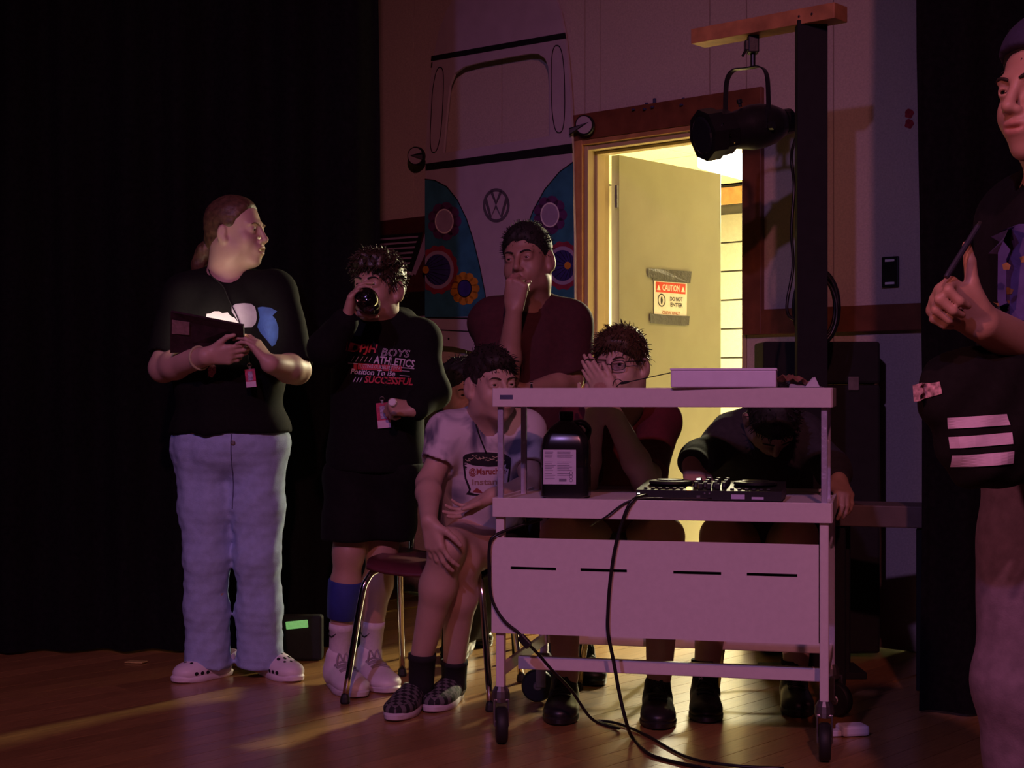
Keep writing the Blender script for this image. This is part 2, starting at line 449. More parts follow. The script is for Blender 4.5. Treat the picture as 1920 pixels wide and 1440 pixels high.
# floor: a base slab, boards over the part of it the stage light reaches
FD = np.array([0.659, 0.752]); FD /= np.linalg.norm(FD); FN = np.array([0.752, -0.659]); FN /= np.linalg.norm(FN)
flo = MB().box((-4.5, -8, -.06), (4.5, 7.9, -.012)).build('floor', m_sub); tag(flo, kind='structure')
ORI['floor'] = (0, 0, 0)
BW = .083; plank_meshes = {}
n_pl = 0
fo = np.array([-0.15, 5.3])
rows = range(-25, 25)
for r in rows:
    a = -2.35+random.uniform(-.5, 0)
    # boards run away from the camera to the upper right
    while a < 2.3:
        L = random.choice([.9, 1.2, 1.5, 1.8]); c = fo+FN*(r+.5)*BW+FD*(a+L/2); a += L
        if n_pl >= 300 or abs(c[0]) > .4*c[1]+.55 or c[1] < 3.15 or c[1] > 7.2: continue
        if (c-W0) @ WC < .15: continue
        if L not in plank_meshes:
            mb = MB().frame_box((0, 0, -.006), (L/2-.0008, 0, 0), (0, BW/2-.0008, 0), (0, 0, .006)); me = bpy.data.meshes.new('plank')
            me.from_pydata(mb.V, [], mb.F); me.materials.append(m_plank); plank_meshes[L] = me
        o = bpy.data.objects.new('plank', plank_meshes[L]); COL.objects.link(o); o.parent = flo
        o.location = (c[0], c[1], random.uniform(-.0006, 0)); o.rotation_euler = (0, 0, math.atan2(FD[1], FD[0])); n_pl += 1
print('planks', n_pl)
# the rest of the boards, out of the light, one merged layer under the same line
mb = MB()
for (x0, x1, y0, y1) in ((-4.5, 4.5, -8, 7.2),): mb.box((x0, y0, -.0119), (x1, y1, -.0065))
o = mb.build('board_layer', m_plank, flo); o['kind'] = 'stuff'

# wall with the doorway
T0, T1 = -.037, .80         # doorway edges along the wall
DZ = 2.085                  # doorway height
SE = [-3.4+.5745*i-.0 for i in range(0)]
seams = [.047+.5745*k for k in range(-6, 6)]
core = on_wall('wall_back', [[(-4.2, 0), (T0, 0), (T0, DZ), (T1, DZ), (T1, 0), (3.3, 0), (3.3, 3.6), (-4.2, 3.6)]], -.13, .12, m_joint)
tag(core, kind='structure')
for a, b in zip(seams[:-1], seams[1:]):
    for z0, z1 in ((0, 3.6),):
        g = .0025
        if z0 == 0 and b > T0 and a < T1:        # panels interrupted by the doorway
            pcs = []
            if a < T0: pcs.append((a, T0, 0, z1)); 
            if b > T1: pcs.append((T1, b, 0, z1))
            pcs.append((max(a, T0), min(b, T1), DZ, z1))
        else: pcs = [(a, b, z0, z1)]
        for p in pcs:
            if p[1]-p[0] < .02: continue
            on_wall('panel', [[(p[0]+g, p[2]+g), (p[1]-g, p[2]+g), (p[1]-g, p[3]-g), (p[0]+g, p[3]-g)]], -.012, .012, m_wall, core)

# doorway: casing, jamb with stop, door leaf, hinges
def bar(name, t0, t1, z0, z1, d0, d1, m, parent, bev=.003):
    c = WP((t0+t1)/2, (z0+z1)/2, (d0+d1)/2)
    return MB().frame_box(c, np.array([*WT, 0])*(t1-t0)/2, (0, 0, (z1-z0)/2), np.array([*WC, 0])*(d1-d0)/2, 0, bev).build(name, m, parent)
fr = thing('trim_1', None, None, tuple(WP(.38, 0, 0))); fr['kind'] = 'structure'; fr['label'] = 'stained wood casing around the lit doorway'
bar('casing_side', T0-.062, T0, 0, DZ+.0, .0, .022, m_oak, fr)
bar('casing_side', T1, T1+.085, 1.205, DZ+.0, .0, .03, m_brown, fr)
bar('casing_head', T0-.062, T1+.085, DZ+.0, DZ+.115, .0, .024, m_brown, fr)
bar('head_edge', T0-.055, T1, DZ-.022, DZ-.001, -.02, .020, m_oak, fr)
bar('jamb', T0, T0+.02, 0, DZ-.022, -.15, .005, m_jamb, fr)
bar('jamb', T1-.02, T1, 0, DZ-.022, -.15, .005, m_jamb, fr)
bar('jamb_head', T0+.02, T1-.02, DZ-.045, DZ-.024, -.15, .002, m_jamb, fr)
bar('door_stop', T0+.02, T0+.034, 0, DZ-.045, -.10, -.045, m_jamb, fr)
bar('door_stop', T1-.034, T1-.02, 0, DZ-.045, -.10, -.045, m_jamb, fr)
bar('door_stop', T0+.034, T1-.034, DZ-.06, DZ-.046, -.10, -.045, m_jamb, fr)
# chair rail right of the doorway
cr = bar('trim_2', T1, 2.4, 1.205, 1.305, 0, .028, m_brown, None); cr['kind'] = 'structure'

# door leaf swings into the hall; H is its hinge line
H = np.array(WP(T0+.045, 0, -.165)[:2]); DD = nrm([.66, .75]); DNv = nrm([DD[1], -DD[0]])
DW, DT, DH = .82, .044, 2.03
dl = thing('door_1', 'tan hall door swung open with a caution notice taped on it', None, (H[0], H[1], .01)); dl['kind'] = 'structure'
c = H+DD*(DW/2+.024)-DNv*DT/2
MB().frame_box((c[0], c[1], .01+DH/2), np.array([*DD, 0])*DW/2, np.array([*DNv, 0])*DT/2, (0, 0, DH/2), 0, .002).build('leaf', m_door, dl)
for z in (1.85, 1.0, .25):
    hg = MB(); p = H-DD*.002+DNv*.004
    for k in range(5): hg.lathe((p[0], p[1], z-.05+k*.02), (p[0], p[1], z-.031+k*.02), [(0, .008), (1, .008)], 10)
    hg.frame_box((p[0]+DD[0]*.006, p[1]+DD[1]*.006, z), np.array([*DD, 0])*.012, np.array([*DNv, 0])*.0015, (0, 0, .05))
    hg.build('hinge', mat('dull_hinge', (.16, .15, .15), .45, .8, noise=(30, .1)), dl)
# notice and tape on the leaf, laid out in its plane
DP = np.array([H[0], H[1], 0])+np.array([*DNv, 0])*.0; DU = np.array([*DD, 0])
def dpx(px, py):
    q = plane_hit(px, py, DP, np.array([*DNv, 0])); return ((q-DP) @ DU, q[2])
def on_door(name, loops, off, m, parent, thick=.0006, warp=None):
    V, Fc = curve_mesh(loops, thick)
    W = [DP+DU*v[0]+np.array([0, 0, v[1]])+np.array([*DNv, 0])*(off+v[2]+(warp(v[0], v[1]) if warp else 0)) for v in V]
    return link_mesh(name, W, Fc, m, parent)
m_paper = mat('notice_paper', (0.80, 0.77, 0.66), .7, noise=(30, .06)); m_red = mat('print_red', (0.62, 0.05, 0.025), .6, noise=(30, .1))
m_ink = mat('print_black', (0.02, 0.02, 0.02), .6, noise=(30, .1)); m_rust = mat('print_rust', (0.45, 0.14, 0.05), .6, noise=(30, .1))
m_duct = mat('duct_tape', (0.085, 0.083, 0.075), .35, noise=(40, .25), bump=(90, .5))
sg = [dpx(*q) for q in ((1225, 526), (1287, 531), (1286, 595), (1225, 590))]
base = DP+DU*sg[0][0]
nt_ = thing('caution_notice', 'white caution do not enter notice with red band taped on the open door', 'sign', (base[0]+DNv[0]*.002, base[1]+DNv[1]*.002, sg[3][1]))
on_door('sheet', [sg], .004, m_paper, nt_)
def inset(q, u0, u1, v0, v1):
    q = [np.array(p) for p in q]
    f = lambda u, v: tuple((q[0]*(1-u)+q[1]*u)*(1-v)+(q[3]*(1-u)+q[2]*u)*v)
    return [f(u0, v0), f(u1, v0), f(u1, v1), f(u0, v1)]
on_door('red_band', [inset(sg, .05, .95, .03, .33)], .0048, m_red, nt_)
SX = sg[1][0]-sg[0][0]; SZ = sg[0][1]-sg[3][1]
def door_text(name, body, u, v, wd, size, m):
    V, Fc = text_mesh(body, size, bold=size*.02, width=wd)
    q = [np.array(p) for p in sg]; o = (q[0]*(1-u)+q[1]*u)*(1-v)+(q[3]*(1-u)+q[2]*u)*v; sl = (q[1]-q[0])/np.linalg.norm(q[1]-q[0])
    W = []
    for vv in V:
        x = o+sl*vv[0]+np.array([0, vv[1]]); W.append(DP+DU*x[0]+np.array([0, 0, x[1]])+np.array([*DNv, 0])*.0056)
    return link_mesh(name, W, Fc, m, nt_)
door_text('lettering', 'CAUTION', .24, .28, SX*.52, SZ*.26, m_paper)
for u in (.13, .87):
    q = inset(sg, u-.055, u+.055, .11, .27); on_door('warning_triangle', [[tuple((np.array(q[0])+np.array(q[1]))/2), q[2], q[3]]], .0056, m_paper, nt_)
door_text('lettering', 'DO NOT', .48, .56, SX*.38, SZ*.17, m_ink); door_text('lettering', 'ENTER', .49, .73, SX*.37, SZ*.17, m_ink)
door_text('lettering', 'CREW ONLY', .24, .965, SX*.54, SZ*.13, m_rust)
cc = np.array(inset(sg, .22, .22, .56, .56)[0]); on_door('stop_ring', [circle(cc, SX*.115), circle(cc, SX*.095)], .0056, m_ink, nt_)
hd = [(-.30, -.9), (.25, -.9), (.5, -.2), (.62, .25), (.42, .2), (.35, .75), (.18, .8), (.12, .95), (-.05, .95), (-.12, .78), (-.3, .7), (-.42, .3), (-.4, -.3)]
on_door('stop_hand', [[(cc[0]+x*SX*.06, cc[1]+y*SX*.07) for x, y in hd]], .0056, m_ink, nt_)
wrp = lambda x, z: .0015*math.sin(x*90)+.0012*math.sin(z*140+x*60)
t1 = [dpx(*q) for q in ((1212, 504), (1240, 505), (1262, 507), (1294, 509), (1292, 531), (1276, 530), (1250, 529), (1222, 526), (1222, 521), (1213, 520))]
t2 = [dpx(*q) for q in ((1216, 588), (1250, 591), (1290, 593), (1289, 610), (1280, 611), (1250, 609), (1217, 606))]
for tt, nm in ((t1, 'grey duct tape strip across the top of the caution notice'), (t2, 'grey duct tape strip across the bottom of the caution notice')):
    o = on_door('duct_tape', [tt], .0075, m_duct, None, .0008, wrp)
    tag(o, nm, 'tape', 'tape holding the notice')

# hall behind the doorway: block wall, ceiling tiles, floor, light fixture
BD = -3.85
hall = on_wall('wall_hall', [[(-2.5, 0), (3.4, 0), (3.4, 2.44), (-2.5, 2.44)]], BD-.10, .10, mat('mortar', (0.07, 0.063, 0.045), .9, noise=(30, .1)))
tag(hall, kind='structure')
blk = None
for r in range(12):
    z0 = r*.2032
    for k in range(-8, 3):
        t0 = k*.4064+(.2032 if r % 2 else 0)-.05
        if t0 < -2.46 or t0 > -.3: continue
        if z0+.2 > 2.42: continue
        on_wall('block', [[(t0+.006, z0+.006), (t0+.400, z0+.006), (t0+.400, z0+.197), (t0+.006, z0+.197)]], BD-.002, .016, m_hall, hall)
bar_ = bar('trim_3', -2.4, 3.3, 2.30, 2.42, BD+.012, BD+.03, m_oak, None); bar_['kind'] = 'structure'
hc = thing('ceiling', None, None, tuple(WP(.4, 2.44, -2))); hc['kind'] = 'structure'
hcb = on_wall('grid', [[(-2.5, 0), (3.4, 0), (3.4, .01), (-2.5, .01)]], BD, .01, m_white, hc)
for k in range(-4, 6):
    for j in range(6):
        p = WP(k*.61+.3, 2.455, -.16-j*.61-.3)
        MB().frame_box(p, np.array([*WT, 0])*.298, np.array([*WC, 0])*.298, (0, 0, .012), 0, .004).build('tile', m_ceil, hc)
mb = MB(); p = WP(.4, 2.50, -2.0); mb.frame_box(p, np.array([*WT, 0])*3.0, np.array([*WC, 0])*1.86, (0, 0, .02)); mb.build('deck', m_white, hc)
hf = MB(); p = WP(.4, -.02, -2.0); hf.frame_box(p, np.array([*WT, 0])*3.0, np.array([*WC, 0])*1.86, (0, 0, .018)); hf = hf.build('floor_hall', mat('hall_floor', (.5, .42, .26), .35, noise=(6, .1))); hf['kind'] = 'structure'
for t, nm in ((-2.5, 'wall_hall_left'), (3.4, 'wall_hall_right')):
    p = WP(t, 1.22, -2.0); o = MB().frame_box(p, np.array([*WT, 0])*.04, np.array([*WC, 0])*1.86, (0, 0, 1.22)).build(nm, m_hall); o['kind'] = 'structure'
# ceiling fixture: housing, diffuser that glows, lamp light
LF = np.array([1.30, 8.40, 2.17]); la = nrm([.55, .83, 0]); lb = np.array([la[1], -la[0], 0])
lf = thing('hall_light_fixture', 'bright fluorescent ceiling fixture glowing in the hall behind the door', 'light', (LF[0], LF[1], LF[2]))
MB().frame_box(LF+[0, 0, .085], la*.47, lb*.08, (0, 0, .025), 0, .01).build('housing', m_white, lf)
MB().frame_box(LF+[0, 0, .02], la*.45, lb*.10, (0, 0, .04), 0, .02).build('diffuser', mat('lit_diffuser', (.9, .85, .6), .5, emit=((1, .91, .6), 30), noise=(5, .02)), lf)
for s in (-.4, .4): MB().tube([LF+la*s+[0, 0, .10], LF+la*s+[0, 0, .25]], .006, 8).build('hanger', m_steel, lf)
l = bpy.data.lights.new('hall_lamp', 'AREA'); l.shape = 'RECTANGLE'; l.size = .85; l.size_y = .18; l.energy = 230; l.color = (1, .905, .57)
o = bpy.data.objects.new('hall_lamp', l); COL.objects.link(o); o.parent = lf; o.location = (0, 0, -.03); o.rotation_euler = (0, 0, math.atan2(la[1], la[0]))
# unseen fixture added further along the hall to throw the light streaks on the floor
L2 = np.array([2.62, 9.42, 2.34]); lf2 = thing('hall_light_fixture', 'added fixture out of sight along the hall for the light streaks on the floor', 'light', tuple(L2))
la2 = np.array([*WT, 0]); lb2 = np.array([*WC, 0]); MB().frame_box(L2+[0, 0, .055], la2*.27, lb2*.08, (0, 0, .02), 0, .01).build('housing', m_white, lf2); MB().frame_box(L2+[0, 0, .01], la2*.25, lb2*.10, (0, 0, .025), 0, .015).build('diffuser', MATS['lit_diffuser'], lf2)
l2 = l.copy(); l2.energy = 1000; l2.size = .38; o2 = bpy.data.objects.new('hall_lamp', l2); COL.objects.link(o2); o2.parent = lf2; o2.location = (0, 0, -.02); o2.rotation_euler = (0, 0, math.atan2(WT[1], WT[0]))

# ------------------------------------------------------------------ stage curtains
def curtain(label, a, b, z1, folds, depth, name='stage_curtain', seed=0):
    rg = random.Random(seed); a, b = np.array(a, float), np.array(b, float); d = nrm(b-a); n = np.array([-d[1], d[0]]); N = folds*10; V = []; Fc = []
    ph = 0; off = []
    for i in range(N+1):
        ph += 2*math.pi/10*rg.uniform(.8, 1.2); off.append(depth*math.sin(ph)+depth*.4*math.sin(ph*.37))
    zs = np.linspace(.01, z1, 8)
    for side in (0, 1):
        for i in range(N+1):
            q = a+(b-a)*i/N+n*(off[i]+side*.006)
            for k, z in enumerate(zs): V.append((q[0]+.01*math.sin(k+i*.3), q[1], z))
    k = len(zs); S = (N+1)*k
    for i in range(N):
        for j in range(k-1):
            Fc.append((i*k+j, (i+1)*k+j, (i+1)*k+j+1, i*k+j+1)); Fc.append((S+i*k+j, S+i*k+j+1, S+(i+1)*k+j+1, S+(i+1)*k+j))
    for i in range(N):
        for j in (0, k-1): Fc.append((i*k+j, (i+1)*k+j, S+(i+1)*k+j, S+i*k+j))
    for i in (0, N):
        for j in range(k-1): Fc.append((i*k+j, i*k+j+1, S+i*k+j+1, S+i*k+j))
    root = thing(name, label, 'curtain', (*((a+b)/2), 0), 'black stage curtains')
    link_mesh('drape', V, Fc, m_curtain, root, smooth=True)
    mb = MB(); mb.tube([(*a, z1+.02), (*b, z1+.02)], .02, 8); mb.build('rail', m_black, root)
    return root
curtain('black velvet stage curtain behind the standing pair at the left', (-3.4, 5.62), (-.508, 5.80), 3.5, 14, .035, seed=3)
curtain('black velvet stage curtain hanging at the right edge of the wall', (1.228, 4.62), (2.35, 4.50), 3.5, 6, .03, seed=8)

# ------------------------------------------------------------------ painted plywood van flat on the wall
VD = .03; VT = .014
def vp(px, py): return wt(px, py, VD+VT)
m_van = mat('van_white', (0.46, 0.38, 0.44), .6, noise=(12, .06)); m_vink = mat('paint_black', (0.008, 0.008, 0.009), .6, noise=(20, .2))
m_teal = mat('paint_teal', (0.03, 0.16, 0.22), .6, noise=(14, .2)); m_yel = mat('paint_yellow', (0.50, 0.22, 0.02), .6, noise=(20, .2))
m_navy = mat('paint_navy', (0.035, 0.03, 0.16), .6, noise=(20, .25)); m_crim = mat('paint_crimson', (0.26, 0.03, 0.06), .6, noise=(20, .2))
m_purp = mat('paint_purple', (0.10, 0.03, 0.12), .6, noise=(20, .2)); m_grey = mat('paint_grey', (0.10, 0.085, 0.11), .6, noise=(20, .15))
m_lilac = mat('paint_lilac', (0.36, 0.28, 0.42), .6, noise=(20, .1)); m_mar = mat('paint_maroon', (0.065, 0.012, 0.014), .6, noise=(20, .2))
out = [(798, 640), (797, 500), (797, 400), (798, 300), (801, 230), (805, 165), (812, 110), (822, 60), (838, 18), (855, -12), (880, -38), (915, -55), (955, -62), (995, -55),
       (1025, -35), (1040, -10), (1050, 20), (1058, 60), (1064, 110), (1069, 170), (1072, 235), (1074, 330), (1077, 450), (1078, 640), (990, 672), (905, 664), (850, 650), (815, 648)]
win = [(831, 287), (837, 215), (843, 160), (852, 138), (870, 125), (900, 117), (960, 106), (995, 100), (1010, 101), (1022, 110), (1028, 125), (1030, 150), (1030, 255)]
van = thing('painted_van_flat', 'tall plywood cutout of a camper van front painted with flowers on the wall', 'stage prop', tuple(WP(-.55, 1.2, VD)))
on_wall('board', [[vp(*q) for q in out], [vp(*q) for q in win]], VD, VT, m_van, van)
L1 = VD+VT
def vpaint(name, loops, m, lay=1, parent=van): return on_wall(name, [[vp(*q) for q in L] for L in loops], L1+.0012*(lay-1)+.0002, .001, m, parent)
def vstroke(name, pts, wd, m=m_vink, closed=False, lay=3, parent=van): return on_wall(name, ribbon([vp(*q) for q in pts], wd, closed), L1+.0012*(lay-1)+.0002, .001, m, parent)
vpaint('stripe', [[(809, 105), (1060, 61), (1062, 72), (808, 115)]], m_vink)
vpaint('stripe', [[(798, 307), (1073, 269), (1074, 287), (798, 320)]], m_vink)
ov = lambda cx, cy, rx, ry, sk=0, n=30: [(cx+rx*math.copysign(abs(math.cos(a))**.75, math.cos(a))+sk*math.sin(a), cy+ry*math.copysign(abs(math.sin(a))**.75, math.sin(a))) for a in [2*math.pi*i/n for i in range(n)]]
vstroke('vent_outline', ov(820, 206, 10.5, 80, -6), .004, closed=True); vstroke('vent_outline', ov(1047, 167, 12.5, 82, 2), .004, closed=True)
# teal fenders with their flowers
f1 = [(797, 336), (815, 338), (838, 350), (858, 375), (875, 410), (888, 450), (900, 500), (910, 550), (914, 592), (797, 596)]
f2 = [(1075, 304), (1050, 322), (1022, 355), (1000, 395), (987, 430), (980, 470), (976, 510), (980, 590), (1077, 592)]
for f in (f1, f2): vpaint('fender', [f], m_teal); vstroke('fender_line', f[:-1] if f is f1 else f[:-1], .005, lay=2)
def petals(cx, cy, r0, r1, n, m, lay, name='petal', rx=1.0):
    for i in range(n):
        a = 2*math.pi*i/n; x, y = cx+(r0+r1)/2*math.cos(a)*rx, cy+(r0+r1)/2*math.sin(a); k = (r1-r0)/2
        vpaint(name, [[(x+k*1.05*math.cos(t), y+k*1.05*math.sin(t)) for t in [2*math.pi*j/12 for j in range(12)]]], m, lay)
def disc(cx, cy, rx, ry, m, lay, name): vpaint(name, [[(cx+rx*math.cos(2*math.pi*j/28), cy+ry*math.sin(2*math.pi*j/28)) for j in range(28)]], m, lay)
for (cx, cy) in ((834, 415), (1032, 403)):
    petals(cx, cy, 14, 36, 9, m_purp, 2, 'purple_petal', .82)
    disc(cx, cy, 17.5, 23.5, m_lilac, 3, 'headlight'); vstroke('headlight_rim', [(cx+16.5*math.cos(2*math.pi*j/28), cy+22*math.sin(2*math.pi*j/28)) for j in range(28)], .006, m_white, True, 4)
for (cx, cy, sx, kx) in ((822, 506, 1, 800), (1056, 498, 1, 1066)):
    lim = (lambda x: max(x, 798)) if cx < 900 else (lambda x: min(x, 1076))
    ring = lambda R, n=40, wv=0: [(lim(cx+(R+wv*math.cos(14*2*math.pi*j/n))*.82*math.cos(2*math.pi*j/n)), cy+(R+wv*math.cos(14*2*math.pi*j/n))*math.sin(2*math.pi*j/n)) for j in range(n)]
    vpaint('mandala_ring', [ring(45, 112, 1.6)], m_crim, 2); vpaint('mandala_band', [ring(36)], m_lilac, 3); vpaint('mandala_disc', [ring(29)], m_navy, 4)
    for i in range(14):
        a = 2*math.pi*i/14; vstroke('ray', [(lim(kx+8*math.cos(a)), cy+8*math.sin(a)), (lim(cx+28*.8*math.cos(a)), cy+28*math.sin(a))], .0022, m_vink, False, 5)
    disc(kx, cy, 6, 7, m_yel, 6, 'flower_centre')
petals(872, 541, 15, 31, 11, m_yel, 2, 'yellow_petal', .85); disc(872, 541, 13.5, 17, m_vink, 3, 'flower_ring'); disc(872, 541, 12, 15, m_navy, 4, 'flower_centre')
# emblem: ring with stacked V and W
ec = (931, 385); er = (25, 32)
el = lambda k: [(ec[0]+er[0]*k*math.cos(2*math.pi*j/36), ec[1]+er[1]*k*math.sin(2*math.pi*j/36)) for j in range(36)]
vpaint('emblem_ring', [el(1), el(.82)], m_grey, 2)
vstroke('emblem_letter', [(ec[0]-9.5, ec[1]-27), (ec[0]-.5, ec[1]-3.5), (ec[0]+9.5, ec[1]-28)], .017, m_grey, lay=2)
vstroke('emblem_letter', [(ec[0]-20, ec[1]-13), (ec[0]-10, ec[1]+23), (ec[0]-.5, ec[1]+1), (ec[0]+9.5, ec[1]+22), (ec[0]+20, ec[1]-14)], .017, m_grey, lay=3)
# bumper
vpaint('bumper_line', [[(798, 594), (915, 596), (1000, 596), (1000, 598), (915, 598.5), (798, 597)]], m_vink, 2)
vstroke('bumper_line', [(798, 617), (850, 620), (902, 622), (1000, 624)], .0045, lay=2)
vpaint('turn_signal', [[(902, 622), (916, 623), (916, 640), (902, 639)]], m_yel, 2)
disc(842, 635, 1.6, 2, m_vink, 3, 'screw')
# door mirrors
for (cx, cy, rx, ry, ax, ay, lab) in ((783, 293, 15.5, 17.5, 798, 296, 'left'), (1099, 235, 17, 19, 1072, 249, 'right')):
    mr = thing('painted_mirror', 'round painted wing mirror at the %s of the van cutout' % ('curtain side' if lab == 'left' else 'doorway side'), 'stage prop', tuple(WP(*vp(cx, cy), L1)), 'van mirrors')
    e = lambda k: [(cx+rx*k*math.cos(2*math.pi*j/30), cy+ry*k*math.sin(2*math.pi*j/30)) for j in range(30)]
    on_wall('back', [[vp(*q) for q in e(1)]], L1+.002, .012, m_vink, mr); on_wall('glass', [[vp(*q) for q in e(.86)]], L1+.0145, .002, m_van, mr)
    dx, dy = (cx-ax), (cy-ay); sg_ = 1 if lab == 'right' else -1
    tip = (cx+9, cy-5) if lab == 'right' else (cx-9, cy-1)
    on_wall('arm_outline', [[vp(*q) for q in ((ax, ay-8), tip, (ax, ay+6))]] if lab == 'right' else [[vp(*q) for q in ((ax, ay-10), tip, (ax, ay+5))]], L1+.017, .002, m_vink, mr)
    on_wall('arm', [[vp(*q) for q in ((ax+sg_, ay-5.5), (tip[0]-3*sg_, tip[1]+1), (ax+sg_, ay+3.5))]], L1+.0195, .002, m_grey, mr)

# second painted flat, mostly behind the curtain: a dark red car front
CD = .016
def cp(px, py): return wt(px, py, CD)
car = thing('painted_car_flat', 'dark red painted car front cutout half hidden behind the curtain edge', 'stage prop', tuple(WP(-1.35, 1.2, CD)))
on_wall('board', [[cp(*q) for q in ((640, 425), (716, 414), (797, 405), (800, 640), (640, 655))]], .0015, .012, m_mar, car)
def cpaint(name, L, m, lay=1): return on_wall(name, [[cp(*q) for q in L]], .0137+.0012*(lay-1), .001, m, car)
cpaint('grille', [(640, 455), (716, 441), (792, 436), (781, 500), (770, 520), (640, 490)], m_vink)
for i in range(6):
    y = 446+i*9.5; cpaint('grille_bar', [(640, y+8), (716, y+1), (784-i*3.0, y-4+.4*i), (783-i*3.0, y-.5+.4*i), (716, y+4.5), (640, y+11)], m_lilac, 2)
cpaint('trim_bar', [(797, 438), (800, 470), (779, 516), (772, 512), (787, 470)], m_lilac, 3); cpaint('trim_bar', [(740, 498), (776, 512), (774, 517), (738, 504)], m_lilac, 3)
cpaint('bumper', [(640, 560), (752, 548), (798, 546), (800, 592), (752, 596), (640, 600)], m_vink, 2)
cpaint('skirt', [(640, 600), (798, 592), (800, 640), (640, 655)], m_lilac, 2); cpaint('skirt_line', [(640, 620), (798, 616), (798, 618), (640, 622)], m_vink, 3)

# ------------------------------------------------------------------ small things on the wall
m_peg = mat('blue_plastic', (0.04, 0.045, 0.12), .5, noise=(20, .1))
for i, (px, y0, y1) in enumerate(((1190, 200, 208), (1211, 192, 207), (1226, 184, 203), (1280, 183, 199))):
    t, zb = wt(px, y1, .02); zt = wt(px, y0, .02)[1]
    mb = MB().frame_box(WP(t, (zb+zt)/2, .015), np.array([*WT, 0])*.006, np.array([*WC, 0])*.005, (0, 0, (zt-zb)/2), 0, .002)
    mb.frame_box(WP(t, zb+.004, .026), np.array([*WT, 0])*.006, np.array([*WC, 0])*.010, (0, 0, .004), 0, .002)
    tag(mb.build('wall_hook', m_peg, None, tuple(WP(t, zb, .005))), ['small dark hook nearest the van mirror above the door casing', 'second small dark hook from the van above the door casing',
        'tallest dark hook in the group above the door casing', 'lone dark hook nearest the stage lamp above the casing'][i], 'hook', 'hooks above the door')
t, z = wt(1671, 510, 0); sx = wt(1687, 510, 0)[0]-t
op = thing('wall_outlet', 'black wall plate with two pale slots near the right curtain', 'outlet', tuple(WP(t, z, 0)))
MB().frame_box(WP(t, z, .006), np.array([*WT, 0])*sx, np.array([*WC, 0])*.006, (0, 0, .058), 0, .004).build('plate', m_blackgloss, op)
for s in (.043, -.043): MB().frame_box(WP(t, z+s, .0125), np.array([*WT, 0])*sx*.55, np.array([*WC, 0])*.001, (0, 0, .0045), 0, .0006).build('slot', m_white, op)
m_rs = mat('red_sticker', (0.30, 0.02, 0.03), .6, noise=(60, .3))
for i, (px, py) in enumerate(((1705, 213), (1705, 232))):
    t, z = wt(px, py, 0); L = [(t+.018*(1+.12*math.cos(5*a+i))*math.cos(a), z+.018*(1+.12*math.sin(4*a))*math.sin(a)) for a in [2*math.pi*j/24 for j in range(24)]]
    o = on_wall('red_sticker', [L], .0003, .001, m_rs, None, tuple(WP(t, z, 0)))
    tag(o, ['upper dark red round sticker on the wall above the outlet', 'lower dark red round sticker on the wall above the outlet'][i], 'sticker', 'red stickers')
# ------------------------------------------------------------------ utility cart
CO = np.array([-.044, 4.265]); CX = nrm([.972, -.233]); CYv = np.array([-CX[1], CX[0]])   # front-left foot, along the front, into the depth
CWD, CDP = .905, .60
def C3(x, y, z): q = CO+CX*x+CYv*y; return np.array([q[0], q[1], z])
X3, Y3 = np.array([*CX, 0]), np.array([*CYv, 0])
m_cart = mat('cart_enamel', (0.74, 0.66, 0.66), .45, noise=(60, .03), bump=(150, .05))
m_foil = mat('bright_post', (0.66, 0.62, 0.80), .25, .45, bump=(38, .8))
m_rub = mat('black_rubber', (0.012, 0.011, 0.011), .6, noise=(40, .2))
m_brk = mat('caster_steel', (0.25, 0.23, 0.24), .4, .9, noise=(30, .2))
cart = thing('utility_cart', 'white metal equipment cart with two shelves and slotted front panel on casters', 'cart', tuple(C3(CWD/2, CDP/2, 0)))
def cbox(name, x0, x1, y0, y1, z0, z1, m, bev=.003, parent=cart):
    return MB().frame_box(C3((x0+x1)/2, (y0+y1)/2, (z0+z1)/2), X3*(x1-x0)/2, Y3*(y1-y0)/2, (0, 0, (z1-z0)/2), 0, bev).build(name, m, parent)
def shelf(name, depth, z0, z1):
    mb = MB(); t = .004; bx = lambda a, b, c, d, e, f: mb.frame_box(C3((a+b)/2, (c+d)/2, (e+f)/2), X3*(b-a)/2, Y3*(d-c)/2, (0, 0, (f-e)/2), 0, .0015)
    bx(-.005, CWD+.005, -.005, depth, z1-.012, z1-.008)
    bx(-.008, CWD+.008, -.010, -.002, z0, z1); bx(-.008, CWD+.008, depth-.004, depth+.004, z0, z1)
    bx(-.010, -.002, -.004, depth-.003, z0, z1); bx(CWD+.002, CWD+.010, -.004, depth-.003, z0, z1)
    return mb.build(name, m_cart, cart)
shelf('top_shelf', .34, .932, .984); shelf('middle_shelf', CDP, .627, .680)
PW = .012
for x in (.010, CWD-.012):
    for y in (.014, .30): cbox('upper_post', x-PW+.004, x+PW-.004, y-PW+.004, y+PW-.004, .668, .974, m_foil, .002)
    for y in (.014, CDP-.016): cbox('lower_post', x-PW, x+PW, y-PW, y+PW, .150, .640, m_cart if y < .1 else m_foil, .003)
